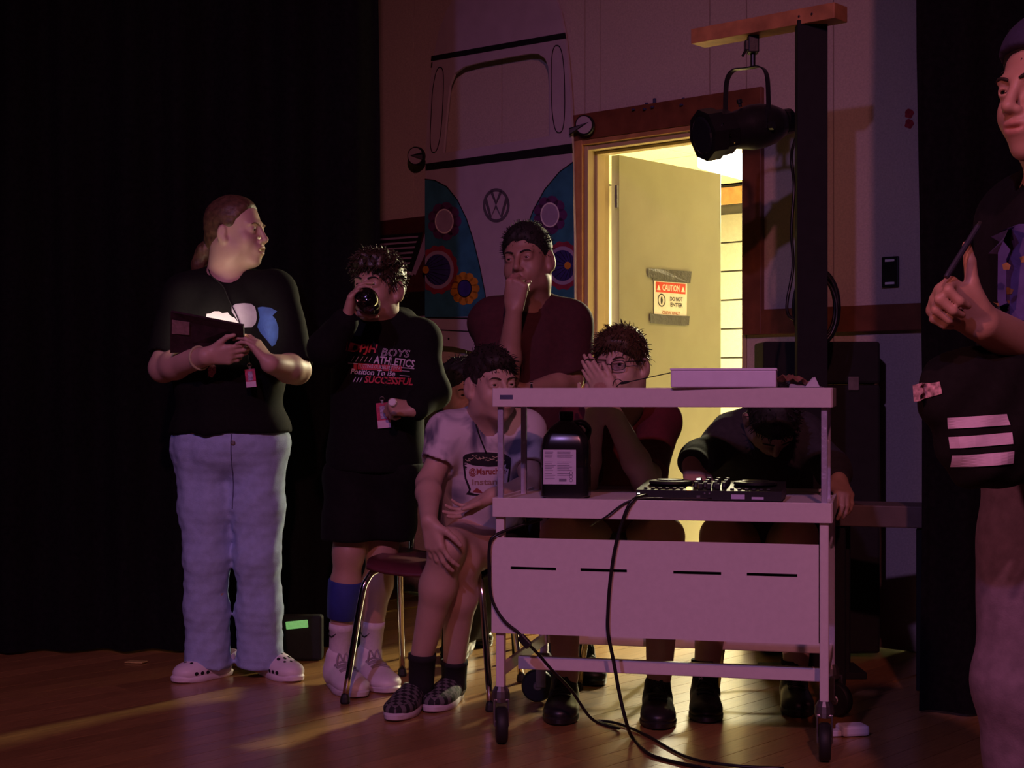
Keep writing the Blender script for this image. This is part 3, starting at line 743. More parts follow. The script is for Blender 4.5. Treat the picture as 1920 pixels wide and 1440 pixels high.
# slotted front panel
slots = [(957, 1042), (1088, 1175), (1262, 1352), (1400, 1495)]
def cx_of(px): # along the front from the picture column
    r = np.array([(px-960)/F, 1.0]); A = np.array([[r[0], -CX[0]], [r[1], -CX[1]]]); s, x = np.linalg.solve(A, CO-CYv*.014); return x
pan = [[(cx_of(921), .306), (cx_of(1535), .306), (cx_of(1535), .570), (cx_of(921), .570)]]
for a, b in slots: x0, x1 = cx_of(a), cx_of(b); pan.append([(x0, .483), (x1, .483), (x1, .491), (x0, .491)])
V, Fc = curve_mesh(pan, .006)
link_mesh('front_panel', [C3(v[0], -.008+v[2], v[1]) for v in V], Fc, m_cart, cart)
cbox('panel_liner', .03, CWD-.05, .004, .010, .465, .51, m_black, .001)
cbox('lower_rail', .035, CWD-.008, .115, .140, .185, .222, m_cart)
for x in (.010, CWD-.012): cbox('side_rail', x-.006, x+.006, .02, CDP-.02, .180, .216, m_cart)
cbox('back_rail', .02, CWD-.02, CDP-.022, CDP-.008, .185, .215, m_cart)
def caster(x, y, ang):
    d = np.array([math.cos(ang)*CX[0]+math.sin(ang)*CYv[0], math.cos(ang)*CX[1]+math.sin(ang)*CYv[1], 0]); s = np.array([d[1], -d[0], 0]); c = C3(x, y, 0)
    cs = MB().lathe(c+[0, 0, .112], c+[0, 0, .155], [(0, .024), (.3, .026), (.7, .024), (1, .016)], 14)
    for k in (-1, 1): cs.frame_box(c+d*.012+s*k*.019+[0, 0, .085], d*.016, s*.0025, (0, 0, .038), 0, .002)
    cs.frame_box(c+[0, 0, .118], d*.022, s*.022, (0, 0, .004), 0, .002)
    q = cs.build('caster', m_brk, cart); w_ = c+d*.022+[0, 0, .051]
    o = MB().lathe(w_-s*.0155, w_+s*.0155, [(0, .034), (.02, .046), (.2, .0505), (.8, .0505), (.98, .046), (1, .034)], 22).build('wheel', m_rub, q); shade_auto(o)
    MB().lathe(w_-s*.018, w_+s*.018, [(0, .012), (.1, .016), (.9, .016), (1, .012)], 12).build('hub', m_brk, q)
for x, y, a in ((.010, .014, -1.25), (CWD-.012, .014, -1.5), (.010, CDP-.016, -2.9), (CWD-.012, CDP-.016, -.6)): caster(x, y, a)
V, Fc = curve_mesh([[(.013, 0), (.050, 0), (.050, .012), (.013, .012)]], .0008)
tag(link_mesh('blue_tape', [C3(v[0], -.0108-v[2]*.5, .953+v[1]) for v in V], Fc, mat('blue_tape', (0.07, 0.075, 0.16), .6, noise=(60, .2)), None, tuple(C3(.03, -.01, .953))), 'short strip of blue tape on the cart top lip', 'tape')

# things on the cart
def rbox(name, label, cat, px0, px1, depth, y0, z0, h, m, yaw=0, bev=.006):
    x0, x1 = cx_of(px0), cx_of(px1); return (x0+x1)/2, (x1-x0)/2
x, hx = rbox('', '', '', 1255, 1452, 0, 0, 0, 0, None)
zt = .984
bxr = thing('flat_carton', 'flat white cardboard box lying on the top shelf of the cart', 'box', tuple(C3(x, .07, zt)))
ca, sa = math.cos(.05), math.sin(.05); bx1 = X3*ca+Y3*sa; by1 = -X3*sa+Y3*ca
m_box = mat('white_card', (0.86, 0.80, 0.97), .6, noise=(40, .03), bump=(60, .08))
MB().frame_box(C3(x, .085, zt+.024), bx1*hx, by1*.105, (0, 0, .0235), 0, .004).build('tray', m_box, bxr)
MB().frame_box(C3(x, .085, zt+.0495), bx1*(hx+.002), by1*.107, (0, 0, .003), 0, .0015).build('lid', m_box, bxr)
# loose wrapping and papers right of the box
rg = random.Random(2)
def crumple(name, label, cat, c, ex, ey, amp, m, n=10, seed=1):
    rg = np.random.RandomState(seed); V = []; Fc = []
    H_ = rg.rand(n, n)*amp
    for i in range(n):
        for j in range(n):
            u, v = i/(n-1)-.5, j/(n-1)-.5; V.append(np.array(c)+np.array(ex)*u*2+np.array(ey)*v*2+np.array([0, 0, .002+H_[i, j]+amp*.8*(1-4*u*u)]))
    B = len(V); V += [p-np.array([0, 0, .0012]) for p in V]
    for i in range(n-1):
        for j in range(n-1):
            a = i*n+j; Fc.append((a, a+n, a+n+1, a+1)); Fc.append((B+a, B+a+1, B+a+n+1, B+a+n))
    ring = [i*n for i in range(n)]+[(n-1)*n+j for j in range(1, n)]+[i*n+n-1 for i in range(n-2, -1, -1)]+[j for j in range(n-2, 0, -1)]
    for a, b in zip(ring, ring[1:]+ring[:1]): Fc.append((a, b, B+b, B+a))
    return tag(link_mesh(name, V, Fc, m, None, tuple(c)), label, cat)
m_wrap = mat('brown_wrapper', (0.26, 0.12, 0.08), .3, noise=(30, .3)); m_pap = mat('plain_paper', (0.62, 0.58, 0.66), .7, noise=(30, .05))
crumple('crumpled_wrapper', 'crumpled brown wrapper beside the flat white box', 'wrapper', C3(.795, .10, zt), X3*.055, Y3*.05, .020, m_wrap, 9, 5)
pp = thing('folded_paper', 'folded white paper with a raised corner at the cart end', 'paper', tuple(C3(.852, .06, zt)))
link_mesh('sheet', [C3(.80, .03, zt+.002), C3(.89, .03, zt+.0025), C3(.89, .10, zt+.002), C3(.80, .10, zt+.018), C3(.80, .03, zt+.0012), C3(.89, .03, zt+.0015), C3(.89, .10, zt+.001), C3(.80, .10, zt+.017)],
          [(0, 1, 2), (0, 2, 3), (4, 6, 5), (4, 7, 6), (0, 4, 5, 1), (1, 5, 6, 2), (2, 6, 7, 3), (3, 7, 4, 0)], m_pap, pp)
link_mesh('raised_corner', [C3(.842, .035, zt+.003), C3(.880, .035, zt+.003), C3(.868, .04, zt+.029), C3(.860, .045, zt+.027), C3(.842, .037, zt+.003), C3(.880, .037, zt+.003), C3(.868, .042, zt+.029), C3(.860, .047, zt+.027)],
          [(0, 1, 2), (0, 2, 3), (4, 6, 5), (4, 7, 6), (0, 4, 5, 1), (1, 5, 6, 2), (2, 6, 7, 3), (3, 7, 4, 0)], m_pap, pp)
# thin headset microphone whose boom rests on the shelf
hm = thing('headset_microphone', 'thin black headset microphone boom sticking out from the white box', 'microphone', tuple(C3(.40, .10, zt)))
a = P(1257, 699, 4.28); b = P(1170, 718, 4.33)
MB().tube(spline([a, P(1215, 708, 4.30), b], 6), .0016, 6).build('boom', m_black, hm)
MB().tube(spline([b, P(1160, 711, 4.33), P(1152, 714, 4.33), P(1149, 724, 4.33)], 6), .0014, 6).build('ear_hook', m_black, hm)
MB().tube(spline([b, P(1163, 719, 4.33), P(1156, 725, 4.32)], 5), .0014, 6).build('cable_tail', m_black, hm)
MB().lathe(P(1180, 716, 4.33), P(1162, 719, 4.33), [(0, .002), (.3, .004), (.8, .004), (1, .002)], 8).build('capsule', m_black, hm)
an = P(979, 724, 4.36)
at = thing('small_antenna', 'tiny metal stub standing on the left of the cart top', 'antenna', tuple(C3(.078, .10, zt)))
b = C3(.078, .10, zt); MB().lathe(b, b+[0, 0, .012], [(0, .004), (1, .0025)], 8).build('stem', m_black, at); MB().lathe(b+[0, 0, .012], b+[0, 0, .017], [(0, .0025), (.5, .005), (1, .004)], 10).build('tip', m_chrome, at)

# black jug with a printed label on the middle shelf
m_jug = mat('black_jug', (0.010, 0.009, 0.010), .22, noise=(12, .2)); JZ = .672
jl, jr = 985, 1078
jc = C3((cx_of(jl)+cx_of(jr))/2+.008, .17, 0)[:2]; jx = X3*math.cos(.10)+Y3*math.sin(.10); jy = np.array([-jx[1], jx[0], 0])
jug = thing('black_jug', 'black plastic gallon jug with a pale printed label on the middle shelf', 'jug', (jc[0], jc[1], JZ))
def rr_loop(hw, hd, z, rad, n=6):
    L = []
    for sx, sy, a0 in ((1, 1, 0), (-1, 1, 90), (-1, -1, 180), (1, -1, 270)):
        for k in range(n+1):
            a = math.radians(a0+90*k/n); L.append(np.array([*jc, z])+jx*(sx*(hw-rad)+rad*math.cos(a))+jy*(sy*(hd-rad)+rad*math.sin(a)))
    return L
lv = [(.060, .045, 0, .02), (.068, .052, .006, .02), (.068, .052, .085, .02), (.0665, .051, .09, .02), (.068, .052, .095, .02), (.068, .052, .150, .024), (.062, .048, .175, .024), (.045, .036, .200, .022), (.026, .024, .216, .02), (.018, .018, .222, .0178)]
V = []; Fc = []
for i, (a, b, z, r) in enumerate(lv): V += rr_loop(a, b, JZ+z, r)
n = 28
for i in range(len(lv)-1):
    for j in range(n): Fc.append((i*n+j, i*n+(j+1) % n, (i+1)*n+(j+1) % n, (i+1)*n+j))
Fc += [tuple(range(n-1, -1, -1)), tuple((len(lv)-1)*n+j for j in range(n))]
shade_auto(link_mesh('body', V, Fc, m_jug, jug))
cc = np.array([*jc, JZ])
MB().lathe(cc+[0, 0, .222], cc+[0, 0, .246], [(0, .019), (.1, .021), (.9, .021), (1, .018)], 18).build('cap', m_jug, jug)
MB().tube(spline([cc+jx*.058+[0, 0, .165], cc+jx*.064+[0, 0, .196], cc+jx*.046+[0, 0, .214], cc+jx*.020+[0, 0, .212]], 6), .0085, 8).build('handle', m_jug, jug)
m_lab = mat('jug_label', (0.62, 0.58, 0.70), .6, noise=(40, .04)); m_lt = mat('label_print', (0.20, 0.18, 0.26), .7, noise=(60, .2))
lo_ = cc-jy*.0525-jx*.060; LW, LH = .093, .098
def lab(name, x0, x1, z0, z1, m, e, parent): return MB().frame_box(lo_+jx*(x0+x1)/2+[0, 0, .040+(z0+z1)/2]-jy*e, jx*(x1-x0)/2, jy*.0003, (0, 0, (z1-z0)/2)).build(name, m, parent)
lb_ = lab('label', 0, LW, 0, LH, m_lab, .0006, jug)
rg = random.Random(5)
for col, (xa, xb) in enumerate(((.004, .036), (.040, .084))):
    for i in range(17):
        if i in (4, 5, 12): continue
        z = LH-.006-i*.0047
        if col == 1 and z < .022: continue
        lab('print_line', xa, xb-rg.uniform(0, .012), z-.0013, z, m_lt, .0012, lb_)
lab('print_block', .045, .066, .008, .016, m_lt, .0012, lb_)
for k in range(3): MB().torus(lo_+jx*.079+[0, 0, .052+k*.010]-jy*.0013, jy, .0045, .0007, 16, 4).build('print_mark', m_lt, lb_)

# dj controller on the middle shelf
m_dj = mat('controller_black', (0.008, 0.008, 0.009), .5, noise=(40, .2)); m_knob = mat('knob_black', (0.010, 0.010, 0.011), .5, noise=(40, .2))
dx0, dx1 = cx_of(1185), cx_of(1462); DY0, DY1 = .06, .27; dz0 = .672
dj = thing('dj_controller', 'black dj controller with knobs and lit buttons on the middle shelf', 'audio gear', tuple(C3((dx0+dx1)/2, .16, dz0)))
V = []
for (x, ins) in ((dx0, 0), (dx1, 0)):
    for (y, z) in ((DY0, dz0+.006), (DY0, dz0+.032), (DY1, dz0+.048), (DY1, dz0+.006)): V.append(C3(x, y, z))
o = link_mesh('chassis', V, [(0, 1, 2, 3), (7, 6, 5, 4), (0, 4, 5, 1), (1, 5, 6, 2), (2, 6, 7, 3), (3, 7, 4, 0)], m_dj, dj)
def top(y): return dz0+.032+(y-DY0)/(DY1-DY0)*.016
for i in range(4): 
    c = C3(dx0+.02+(i % 2)*(dx1-dx0-.04), DY0+.02+(i//2)*(DY1-DY0-.04), dz0); MB().lathe(c, c+[0, 0, .0065], [(0, .009), (1, .009)], 10).build('foot', m_rub, dj)
for s in (.20, .80):
    c = C3(dx0+(dx1-dx0)*s, .18, top(.18)); q = MB().lathe(c, c+[0, 0, .014], [(0, .056), (.2, .060), (.7, .060), (.8, .056), (.82, .040), (1, .038)], 28).build('jog_wheel', m_knob, dj); shade_auto(q)
rg = random.Random(9)
for r in range(3):
    for k in range(4):
        x = dx0+(dx1-dx0)*(.40+k*.066); y = .12+r*.045; c = C3(x, y, top(y)); MB().lathe(c, c+[0, 0, .016], [(0, .008), (.15, .0085), (.7, .0065), (1, .006)], 10).build('knob', m_knob, dj)
for k in range(3):
    x = dx0+(dx1-dx0)*(.44+k*.06); y = .085; MB().frame_box(C3(x, y, top(y)+.008), X3*.007, Y3*.004, (0, 0, .008), 0, .002).build('fader_cap', m_knob, dj)
for side in (.06, .66):
    for k in range(6):
        x = dx0+(dx1-dx0)*(side+k*.05); y = .082; MB().frame_box(C3(x, y, top(y)+.002), X3*.005, Y3*.006, (0, 0, .002), 0, .001).build('pad', m_knob, dj)
m_ledw = mat('led_white', (.8, .8, .8), .4, emit=((1, .95, .9), 2.5)); m_ledo = mat('led_amber', (.8, .4, .1), .4, emit=((1, .42, .07), 6)); m_stk = mat('pale_sticker', (.55, .48, .70), .5, noise=(50, .05))
def djx(px): return cx_of(px)
def front(name, px0, px1, z0, z1, m, e=.0012): 
    a, b = djx(px0), djx(px1); return MB().frame_box(C3((a+b)/2, DY0-e/2, dz0+(z0+z1)/2), X3*(b-a)/2, Y3*e/2, (0, 0, (z1-z0)/2), 0, .0003).build(name, m, dj)
front('sticker', 1366, 1392, .010, .0225, m_stk); front('sticker', 1405, 1428, .010, .0165, m_stk)
front('status_light', 1179+8, 1184+8, .020, .023, m_ledw); front('jack', 1228, 1236, .008, .012, m_brk); front('jack', 1300, 1307, .010, .018, m_brk)
for k in range(2): front('jack', 1314+k*9, 1317+k*9, .022, .026, m_brk)
c = C3(cx_of(1285), .068, top(.068)); MB().frame_box(c+[0, 0, .004], X3*.006, Y3*.005, (0, 0, .005), 0, .002).build('lit_button', m_ledo, dj)
c = C3(cx_of(1296), .16, top(.16)); MB().frame_box(c+[0, 0, .018], X3*.006, Y3*.003, (0, 0, .002), 0, .001).build('lit_button', m_ledw, dj)

# ------------------------------------------------------------------ cables
m_cab = mat('black_cable', (0.010, 0.009, 0.009), .4, noise=(30, .2))
def cable(label, pts, r=.004, name='cable', n=8):
    q = spline(pts, n); o = MB().tube(q, r, 7).build(name, m_cab, None, tuple(q[-1]), True); return tag(o, label, 'cable', 'cables on the cart')
def fl(px, py, r=.005): Y = F*(CH-r)/(py-HZ); return P(px, py, Y)
cf = lambda px, z, y=-.022: C3(cx_of(px), y, z)
cable('thick black cable from the controller down over the slotted panel to the floor', [C3(cx_of(1206), .04, .690), C3(cx_of(1198), .01, .688), cf(1190, .683, -.016), cf(1178, .66, -.024), cf(1163, .60), cf(1153, .54), cf(1145, .46), cf(1141, .38), cf(1141, .32), cf(1150, .24, -.01), cf(1160, .15, .0), cf(1172, .07, .01), fl(1186, 1383), fl(1215, 1412), fl(1262, 1428), fl(1330, 1442)], .0052)
cable('thin black cable from under the controller draped across the middle shelf lip', [C3(cx_of(1330), .045, .6835), C3(cx_of(1260), .02, .6835), cf(1205, .684, -.006), cf(1172, .672, -.017), cf(1135, .632, -.018), C3(cx_of(1115), .02, .618), C3(cx_of(1095), .09, .60)], .0026)
cable('black cable looping down the left side of the slotted panel', [C3(.12, .05, .618), C3(.06, .02, .600), cf(928, .575, -.02), cf(919, .54), cf(919, .47), cf(924, .40), cf(945, .345), cf(972, .31, -.016), cf(984, .288, -.012), cf(1005, .245, .02), cf(1025, .20, .05), C3(cx_of(1040)+.02, .12, .13), C3(cx_of(1055)+.05, .17, .04), C3(cx_of(1080)+.08, .22, .008), fl(1120, 1352), fl(1160, 1357), fl(1215, 1380), fl(1290, 1420), fl(1380, 1436), fl(1470, 1441)], .0045)
o = MB().frame_box(cf(984, .286, -.014), X3*.014+np.array([0, 0, -.014]), Y3*.008, np.array([0, 0, .008])+X3*.008, 0, .004).build('cable_plug', m_cab, None, tuple(cf(984, .27, -.01))); tag(o, 'black inline plug on the cable below the slotted panel', 'plug')

# ------------------------------------------------------------------ chairs
def pipe(name, pts, r, parent, m=m_chrome, n=10): return MB().tube(pts, r, n).build(name, m, parent, smooth=True)
m_seat = mat('maroon_plastic', (0.11, 0.025, 0.035), .35, noise=(30, .1)); m_seatd = mat('dark_plastic', (0.03, 0.02, 0.03), .4, noise=(30, .1))
def school_chair(label, c, yaw, seat_m, sz=.445, back=True):
    ca, sa = math.cos(yaw), math.sin(yaw); f = np.array([sa, -ca, 0]); r = np.array([-ca, -sa, 0]); c = np.array([c[0], c[1], 0.0])
    ch = thing('school_chair', label, 'chair', tuple(c), 'school chairs')
    Q = lambda x, y, z: c+r*x+f*y+np.array([0, 0, z])
    # moulded seat: shallow dish with rolled front
    V = []; Fc = []; n = 11
    for i in range(n):
        for j in range(n):
            u, v = (i/(n-1)-.5)*2, (j/(n-1)-.5)*2; k = 1-.10*(u*u*v*v); V.append(Q(u*.205*k, v*.20*k, sz-.018*(1-u*u)-.03*max(0, v-.6)**2*4+.012*max(0, -v-.5)))
    B = len(V); V += [p-np.array([0, 0, .011]) for p in V]
    for i in range(n-1):
        for j in range(n-1): a = i*n+j; Fc.append((a, a+1, a+n+1, a+n)); Fc.append((B+a, B+a+n, B+a+n+1, B+a+1))
    ring = [i*n for i in range(n)]+[(n-1)*n+j for j in range(1, n)]+[i*n+n-1 for i in range(n-2, -1, -1)]+[j for j in range(n-2, 0, -1)]
    for a, b in zip(ring, ring[1:]+ring[:1]): Fc.append((a, b, B+b, B+a))
    link_mesh('seat', V, Fc, seat_m, ch, smooth=True)
    for s in (-1, 1):
        pipe('leg', spline([Q(s*.13, .02, sz-.036), Q(s*.165, .13, sz-.038), Q(s*.185, .165, sz-.06), Q(s*.20, .19, sz-.13), Q(s*.235, .235, .02)], 5), .0105, ch)
        pipe('leg', spline([Q(s*.13, -.02, sz-.036), Q(s*.165, -.10, sz-.038), Q(s*.18, -.14, sz-.06), Q(s*.19, -.17, sz-.14), Q(s*.21, -.25, .02)], 5), .0105, ch)
        for p in (Q(s*.235, .235, 0), Q(s*.21, -.25, 0)): MB().lathe(p+[0, 0, .001], p+[0, 0, .03], [(0, .014), (.2, .016), (.7, .014), (1, .011)], 12).build('foot_cap', m_rub, ch)
        if back: pipe('back_tube', spline([Q(s*.15, -.12, sz-.04), Q(s*.165, -.21, sz-.01), Q(s*.17, -.235, sz+.10), Q(s*.165, -.265, sz+.33)], 5), .0105, ch)
    if back:
        V = []; Fc = []
        for i in range(n):
            for j in range(5):
                u = (i/(n-1)-.5)*2; v = j/4; V.append(Q(u*.20, -.255-.03*v-.03*(1-u*u), sz+.16+.20*v-.02*u*u*(1 if v > .5 else -1)))
        B = len(V); V += [p-f*.010 for p in V]; m5 = 5
        for i in range(n-1):
            for j in range(4): a = i*m5+j; Fc.append((a, a+m5, a+m5+1, a+1)); Fc.append((B+a, B+a+1, B+a+m5+1, B+a+m5))
        ring = [i*m5 for i in range(n)]+[(n-1)*m5+j for j in range(1, m5)]+[i*m5+m5-1 for i in range(n-2, -1, -1)]+[j for j in range(m5-2, 0, -1)]
        for a, b in zip(ring, ring[1:]+ring[:1]): Fc.append((a, B+a, B+b, b))
        link_mesh('backrest', V, Fc, seat_m, ch, smooth=True)
    return ch
def face(fx, fy): return math.atan2(fx, -fy)
school_chair('chrome-legged school chair with maroon seat under the boy in the tie-dye shirt', (-.235, 4.965), face(-.25, -.97), m_seat)
def round_stool(label, c, sz=.46):
    st = thing('round_stool', label, 'stool', (c[0], c[1], 0), 'round stools behind the cart'); c = np.array([c[0], c[1], 0.])
    o = MB().lathe(c+[0, 0, sz-.045], c+[0, 0, sz], [(0, .15), (.15, .165), (.7, .168), (.95, .155), (1, .14)], 28).build('seat', m_seatd, st); shade_auto(o)
    for k in range(4):
        a = math.pi/4+k*math.pi/2; d = np.array([math.cos(a), math.sin(a), 0]); pipe('leg', [c+d*.11+[0, 0, sz-.045], c+d*.20+[0, 0, .018]], .011, st)
        p = c+d*.2; MB().lathe(p+[0, 0, .001], p+[0, 0, .02], [(0, .014), (1, .012)], 10).build('foot_cap', m_rub, st)
    MB().torus(c+[0, 0, .17], (0, 0, 1), .165, .009, 32, 8).build('foot_ring', m_chrome, st, smooth=True)
    return st
round_stool('black round stool with chrome legs under the boy with glasses', (.36, 5.16))
round_stool('black round stool with chrome legs under the hunched person', (.80, 5.09))

# ------------------------------------------------------------------ lamp post with stage lamp
m_fir = mat('raw_lumber', (0.50, 0.22, 0.09), .6, noise=(16, .25), bump=(40, .1))
LY = 5.30
pc = P(1521, 0, LY)[:2]
T3 = np.array([*WT, 0]); C3v = np.array([*WC, 0])
post = thing('lamp_post', 'tall black wooden post with a raw lumber crossbar at its top', 'post', (pc[0], pc[1], 0))
zb = P(1500, 40, LY)[2]
MB().frame_box((pc[0], pc[1], (zb)/2+.012), (.052, 0, 0), (0, .025, 0), (0, 0, zb/2-.012), 0, .003).build('upright', m_black, post)
MB().frame_box((pc[0]+.0, pc[1]-.0, .012), (.17, 0, 0), (0, .10, 0), (0, 0, .012), 0, .004).build('base_plate', m_black, post)
bc = np.array([pc[0], pc[1], zb+.012]); bL, bR = -.47, .115
q = bc+T3*(bL+bR)/2-np.array([0, 0, -.0]); MB().frame_box(q, T3*(bR-bL)/2, C3v*.045, (0, 0, .027), 0, .002).build('crossbar', m_fir, post)
for k in (-.02, .03):
    p = bc+C3v*.046+T3*k; MB().lathe(p-C3v*.001, p+C3v*.003, [(0, .005), (1, .004)], 8).build('screw', m_steel, post)
# ellipsoidal lamp hung from the crossbar
m_lamp = mat('lamp_black', (0.013, 0.012, 0.012), .38, noise=(30, .2), bump=(80, .1))
bp = bc+T3*(-.235)-np.array([0, 0, .027])
lamp = thing('stage_lamp', 'black ellipsoidal stage lamp clamped under the lumber crossbar', 'stage light', tuple(bp))
sz_ = LY/F
mb = MB().frame_box(bp+[.0, 0, -.030], (.019, 0, 0), (0, .025, 0), (0, 0, .032), 0, .004); mb.frame_box(bp+[-.022, 0, -.035], (.008, 0, 0), (0, .02, 0), (0, 0, .018), 0, .003); mb.build('clamp', m_lamp, lamp)
MB().tube([bp+[-.022, -.01, -.045], bp+[-.040, -.02, -.075]], .005, 8).build('clamp_screw', m_lamp, lamp)
st0 = bp+np.array([0, 0, -.06]); st1 = bp+np.array([0, 0, -.115]); MB().lathe(st0, st1, [(0, .009), (1, .009)], 12).build('stem', m_lamp, lamp)
ctr = P(1388, 226, LY); ctr[0] = bp[0]-.022; ctr[1] = bp[1]
ax = nrm([-.88, -.36, -.20]); sd_ = nrm(np.cross(ax, [0, 0, 1.])); upv = np.cross(sd_, ax)
hw = .085; yt = st1[2]
ys_ = nrm([.80, -.60, 0])
yk = spline([ctr+ys_*hw+[0, 0, -.01], ctr+ys_*hw*1.0+np.array([0, 0, (yt-ctr[2])*.5]), np.array([ctr[0], ctr[1], yt])+ys_*hw*.92-[0, 0, .03], np.array([ctr[0], ctr[1], yt])+ys_*hw*.6, np.array([ctr[0], ctr[1], yt]),
             np.array([ctr[0], ctr[1], yt])-ys_*hw*.6, np.array([ctr[0], ctr[1], yt])-ys_*hw*.92-[0, 0, .03], ctr-ys_*hw+np.array([0, 0, (yt-ctr[2])*.5]), ctr-ys_*hw+[0, 0, -.01]], 5)
V = []; Fc = []; wv = np.cross(ys_, [0, 0, 1.])*.014
for i, p in enumerate(yk):
    d = nrm(yk[min(i+1, len(yk)-1)]-yk[max(i-1, 0)]); nn = nrm(np.cross(d, wv))*.0022
    V += [p-wv-nn, p+wv-nn, p+wv+nn, p-wv+nn]
for i in range(len(yk)-1):
    for j in range(4): Fc.append((i*4+j, i*4+(j+1) % 4, i*4+4+(j+1) % 4, i*4+4+j))
Fc += [(3, 2, 1, 0), tuple(len(V)-4+j for j in range(4))]
link_mesh('yoke', V, Fc, m_lamp, lamp)
R_ = 1.0
o = MB().lathe(ctr-ax*.16, ctr+ax*.085, [(0, .030), (.06, .052), (.22, .070), (.40, .079), (.58, .080), (.72, .072), (.86, .066), (1, .064)], 26).build('barrel', m_lamp, lamp); shade_auto(o)
o = MB().lathe(ctr+ax*.07, ctr+ax*.185, [(0, .068), (.05, .080), (.45, .082), (.5, .092), (.98, .092), (1, .080)], 8).build('gel_frame', m_lamp, lamp)
MB().lathe(ctr+ax*.184, ctr+ax*.188, [(0, .070), (1, .060)], 24).build('lens', mat('lens_glass', (.02, .02, .025), .06, spec=.8, noise=(10, .1)), lamp)
MB().lathe(ctr-ax*.19, ctr-ax*.155, [(0, .035), (.2, .046), (1, .046)], 18).build('lamp_cap', m_lamp, lamp)
for s in (-1, 1):
    p = ctr+ys_*hw*s; MB().lathe(p-ys_*s*.01, p+ys_*s*.022, [(0, .010), (.5, .016), (1, .016)], 8).build('tilt_knob', m_lamp, lamp)
p = ctr+ax*.01+upv*.078; MB().lathe(p, p+upv*.026, [(0, .006), (.4, .006), (.5, .010), (1, .010)], 10).build('shutter_knob', m_lamp, lamp)
for (a_, r_) in ((.12, -.03), (.10, -.055), (.145, .01)):
    p = ctr+ax*(a_-.0)+upv*r_-np.array([0, 0, 0])
    q = p-sd_*(-1)*math.sqrt(max(.0001, .0925**2-r_**2)) ; q = p+nrm(np.array([-.2, -1, 0])-ax*np.dot([-.2, -1, 0], ax))*math.sqrt(.086**2-r_**2)
    MB().lathe(q, q+nrm(q-p)*.004, [(0, .0035), (1, .0025)], 8).build('bolt', m_chrome, lamp)
tail = ctr-ax*.185
cord = spline([tail, tail+[.03, 0, -.02], P(1484, 290, LY-.02), P(1489, 350, LY-.03), P(1484, 430, LY-.04), P(1487, 500, LY-.04), P(1476, 565, LY-.05), P(1478, 590, LY-.05), P(1490, 600, LY-.05)], 8)
MB().tube(cord, .0055, 8).build('power_cord', m_cab, lamp, smooth=True)
# coil of cable hooked on the post
hk = P(1530, 505, LY)
coil = thing('cable_coil', 'thick coil of black cable hanging on the black post', 'cable', (hk[0], hk[1]-.05, hk[2]-.25)); rg = random.Random(4)
cc = P(1533, 578, LY+.085)
for k in range(6):
    c = cc+np.array([rg.uniform(-.006, .006), -.02+k*.008, rg.uniform(-.01, .01)]); MB().torus(c, (rg.uniform(-.08, .08), 1, rg.uniform(-.08, .08)), rg.uniform(.066, .082), .0062, 30, 7, e1=1.72).build('loop', m_cab, coil, smooth=True)
MB().tube([P(1524, 512, LY+.02), P(1526, 508, LY+.10)], .005, 8).build('hook', m_black, coil)

# ------------------------------------------------------------------ black case, side table, floor litter
c0, c1 = P(1424, 700, 5.75), P(1655, 700, 5.75)
zc = 1.16
ec_ = thing('equipment_case', 'black equipment case standing behind the lamp post', 'case', ((c0[0]+c1[0])/2, 5.80, 0))
MB().box((c0[0], 5.66, .01), (c1[0]-.03, 5.88, zc-.16), 0, .01).build('body', m_black, ec_); MB().box((c0[0], 5.66, zc-.155), (c1[0]-.03, 5.88, zc), 0, .01).build('lid', m_black, ec_)
for x in (c0[0]+.1, c1[0]-.13): MB().box((x-.02, 5.652, zc-.18), (x+.02, 5.66, zc-.13), 0, .002).build('latch', m_brk, ec_)
tb = thing('side_bench', 'small bench with pale wooden top right of the cart', 'bench', tuple([*P(1660, 1000, 5.2)[:2], 0]))
q0, q1 = P(1572, 965, 5.15), P(1722, 965, 5.05)
zt_ = P(1600, 945, 5.1)[2]; zb_ = P(1600, 985, 5.1)[2]
c = (q0+q1)/2; dr = nrm(np.array([.90, -.30, 0])); pr = np.array([-dr[1], dr[0], 0]); 
c = np.array([c[0]+.02, c[1]+.02, 0])
MB().frame_box(c+[0, 0, (zt_+zb_)/2], dr*.16, pr*.10, (0, 0, (zt_-zb_)/2), 0, .004).build('top', mat('pale_board', (.13, .09, .075), .6, noise=(14, .2)), tb)
for a in (-1, 1):
    for b in (-1, 1): p = c+dr*.13*a+pr*.07*b; MB().frame_box(p+[0, 0, zb_/2-.001], dr*.016, pr*.016, (0, 0, zb_/2-.002), 0, .002).build('leg', m_black, tb)
fp = fl(1598, 1378, 0); 
wb = thing('white_tape_roll', 'small white paper packet lying on the floor right of the cart', 'packet', (fp[0], fp[1], 0))
MB().frame_box((fp[0], fp[1], .016), (.040, .008, 0), (-.006, .03, 0), (0, 0, .015), 0, .008).build('packet', m_pap, wb); MB().frame_box((fp[0]-.055, fp[1]-.01, .009), (.018, .003, 0), (-.003, .018, 0), (0, 0, .008), 0, .003).build('flap', m_pap, wb)
p = fl(255, 1243, 0); rg = random.Random(3)
o = MB().frame_box((p[0], p[1], .004), (.035, -.012, .001), (.006, .018, 0), (0, 0, .0025), 0, .002).build('tape_scrap', mat('yellow_scrap', (.5, .38, .12), .5, noise=(30, .2)), None, (p[0], p[1], 0)); tag(o, 'small yellow tape scrap on the floor by the left curtain', 'scrap')
g0 = P(557, 1171, 5.55); gp = thing('power_strip', 'black power block with a glowing green light between the standing pair', 'power strip', (g0[0], g0[1]+.04, 0))
MB().box((g0[0]-.09, g0[1]+.0, .004), (g0[0]+.09, g0[1]+.06, .165), 0, .01).build('housing', m_black, gp)
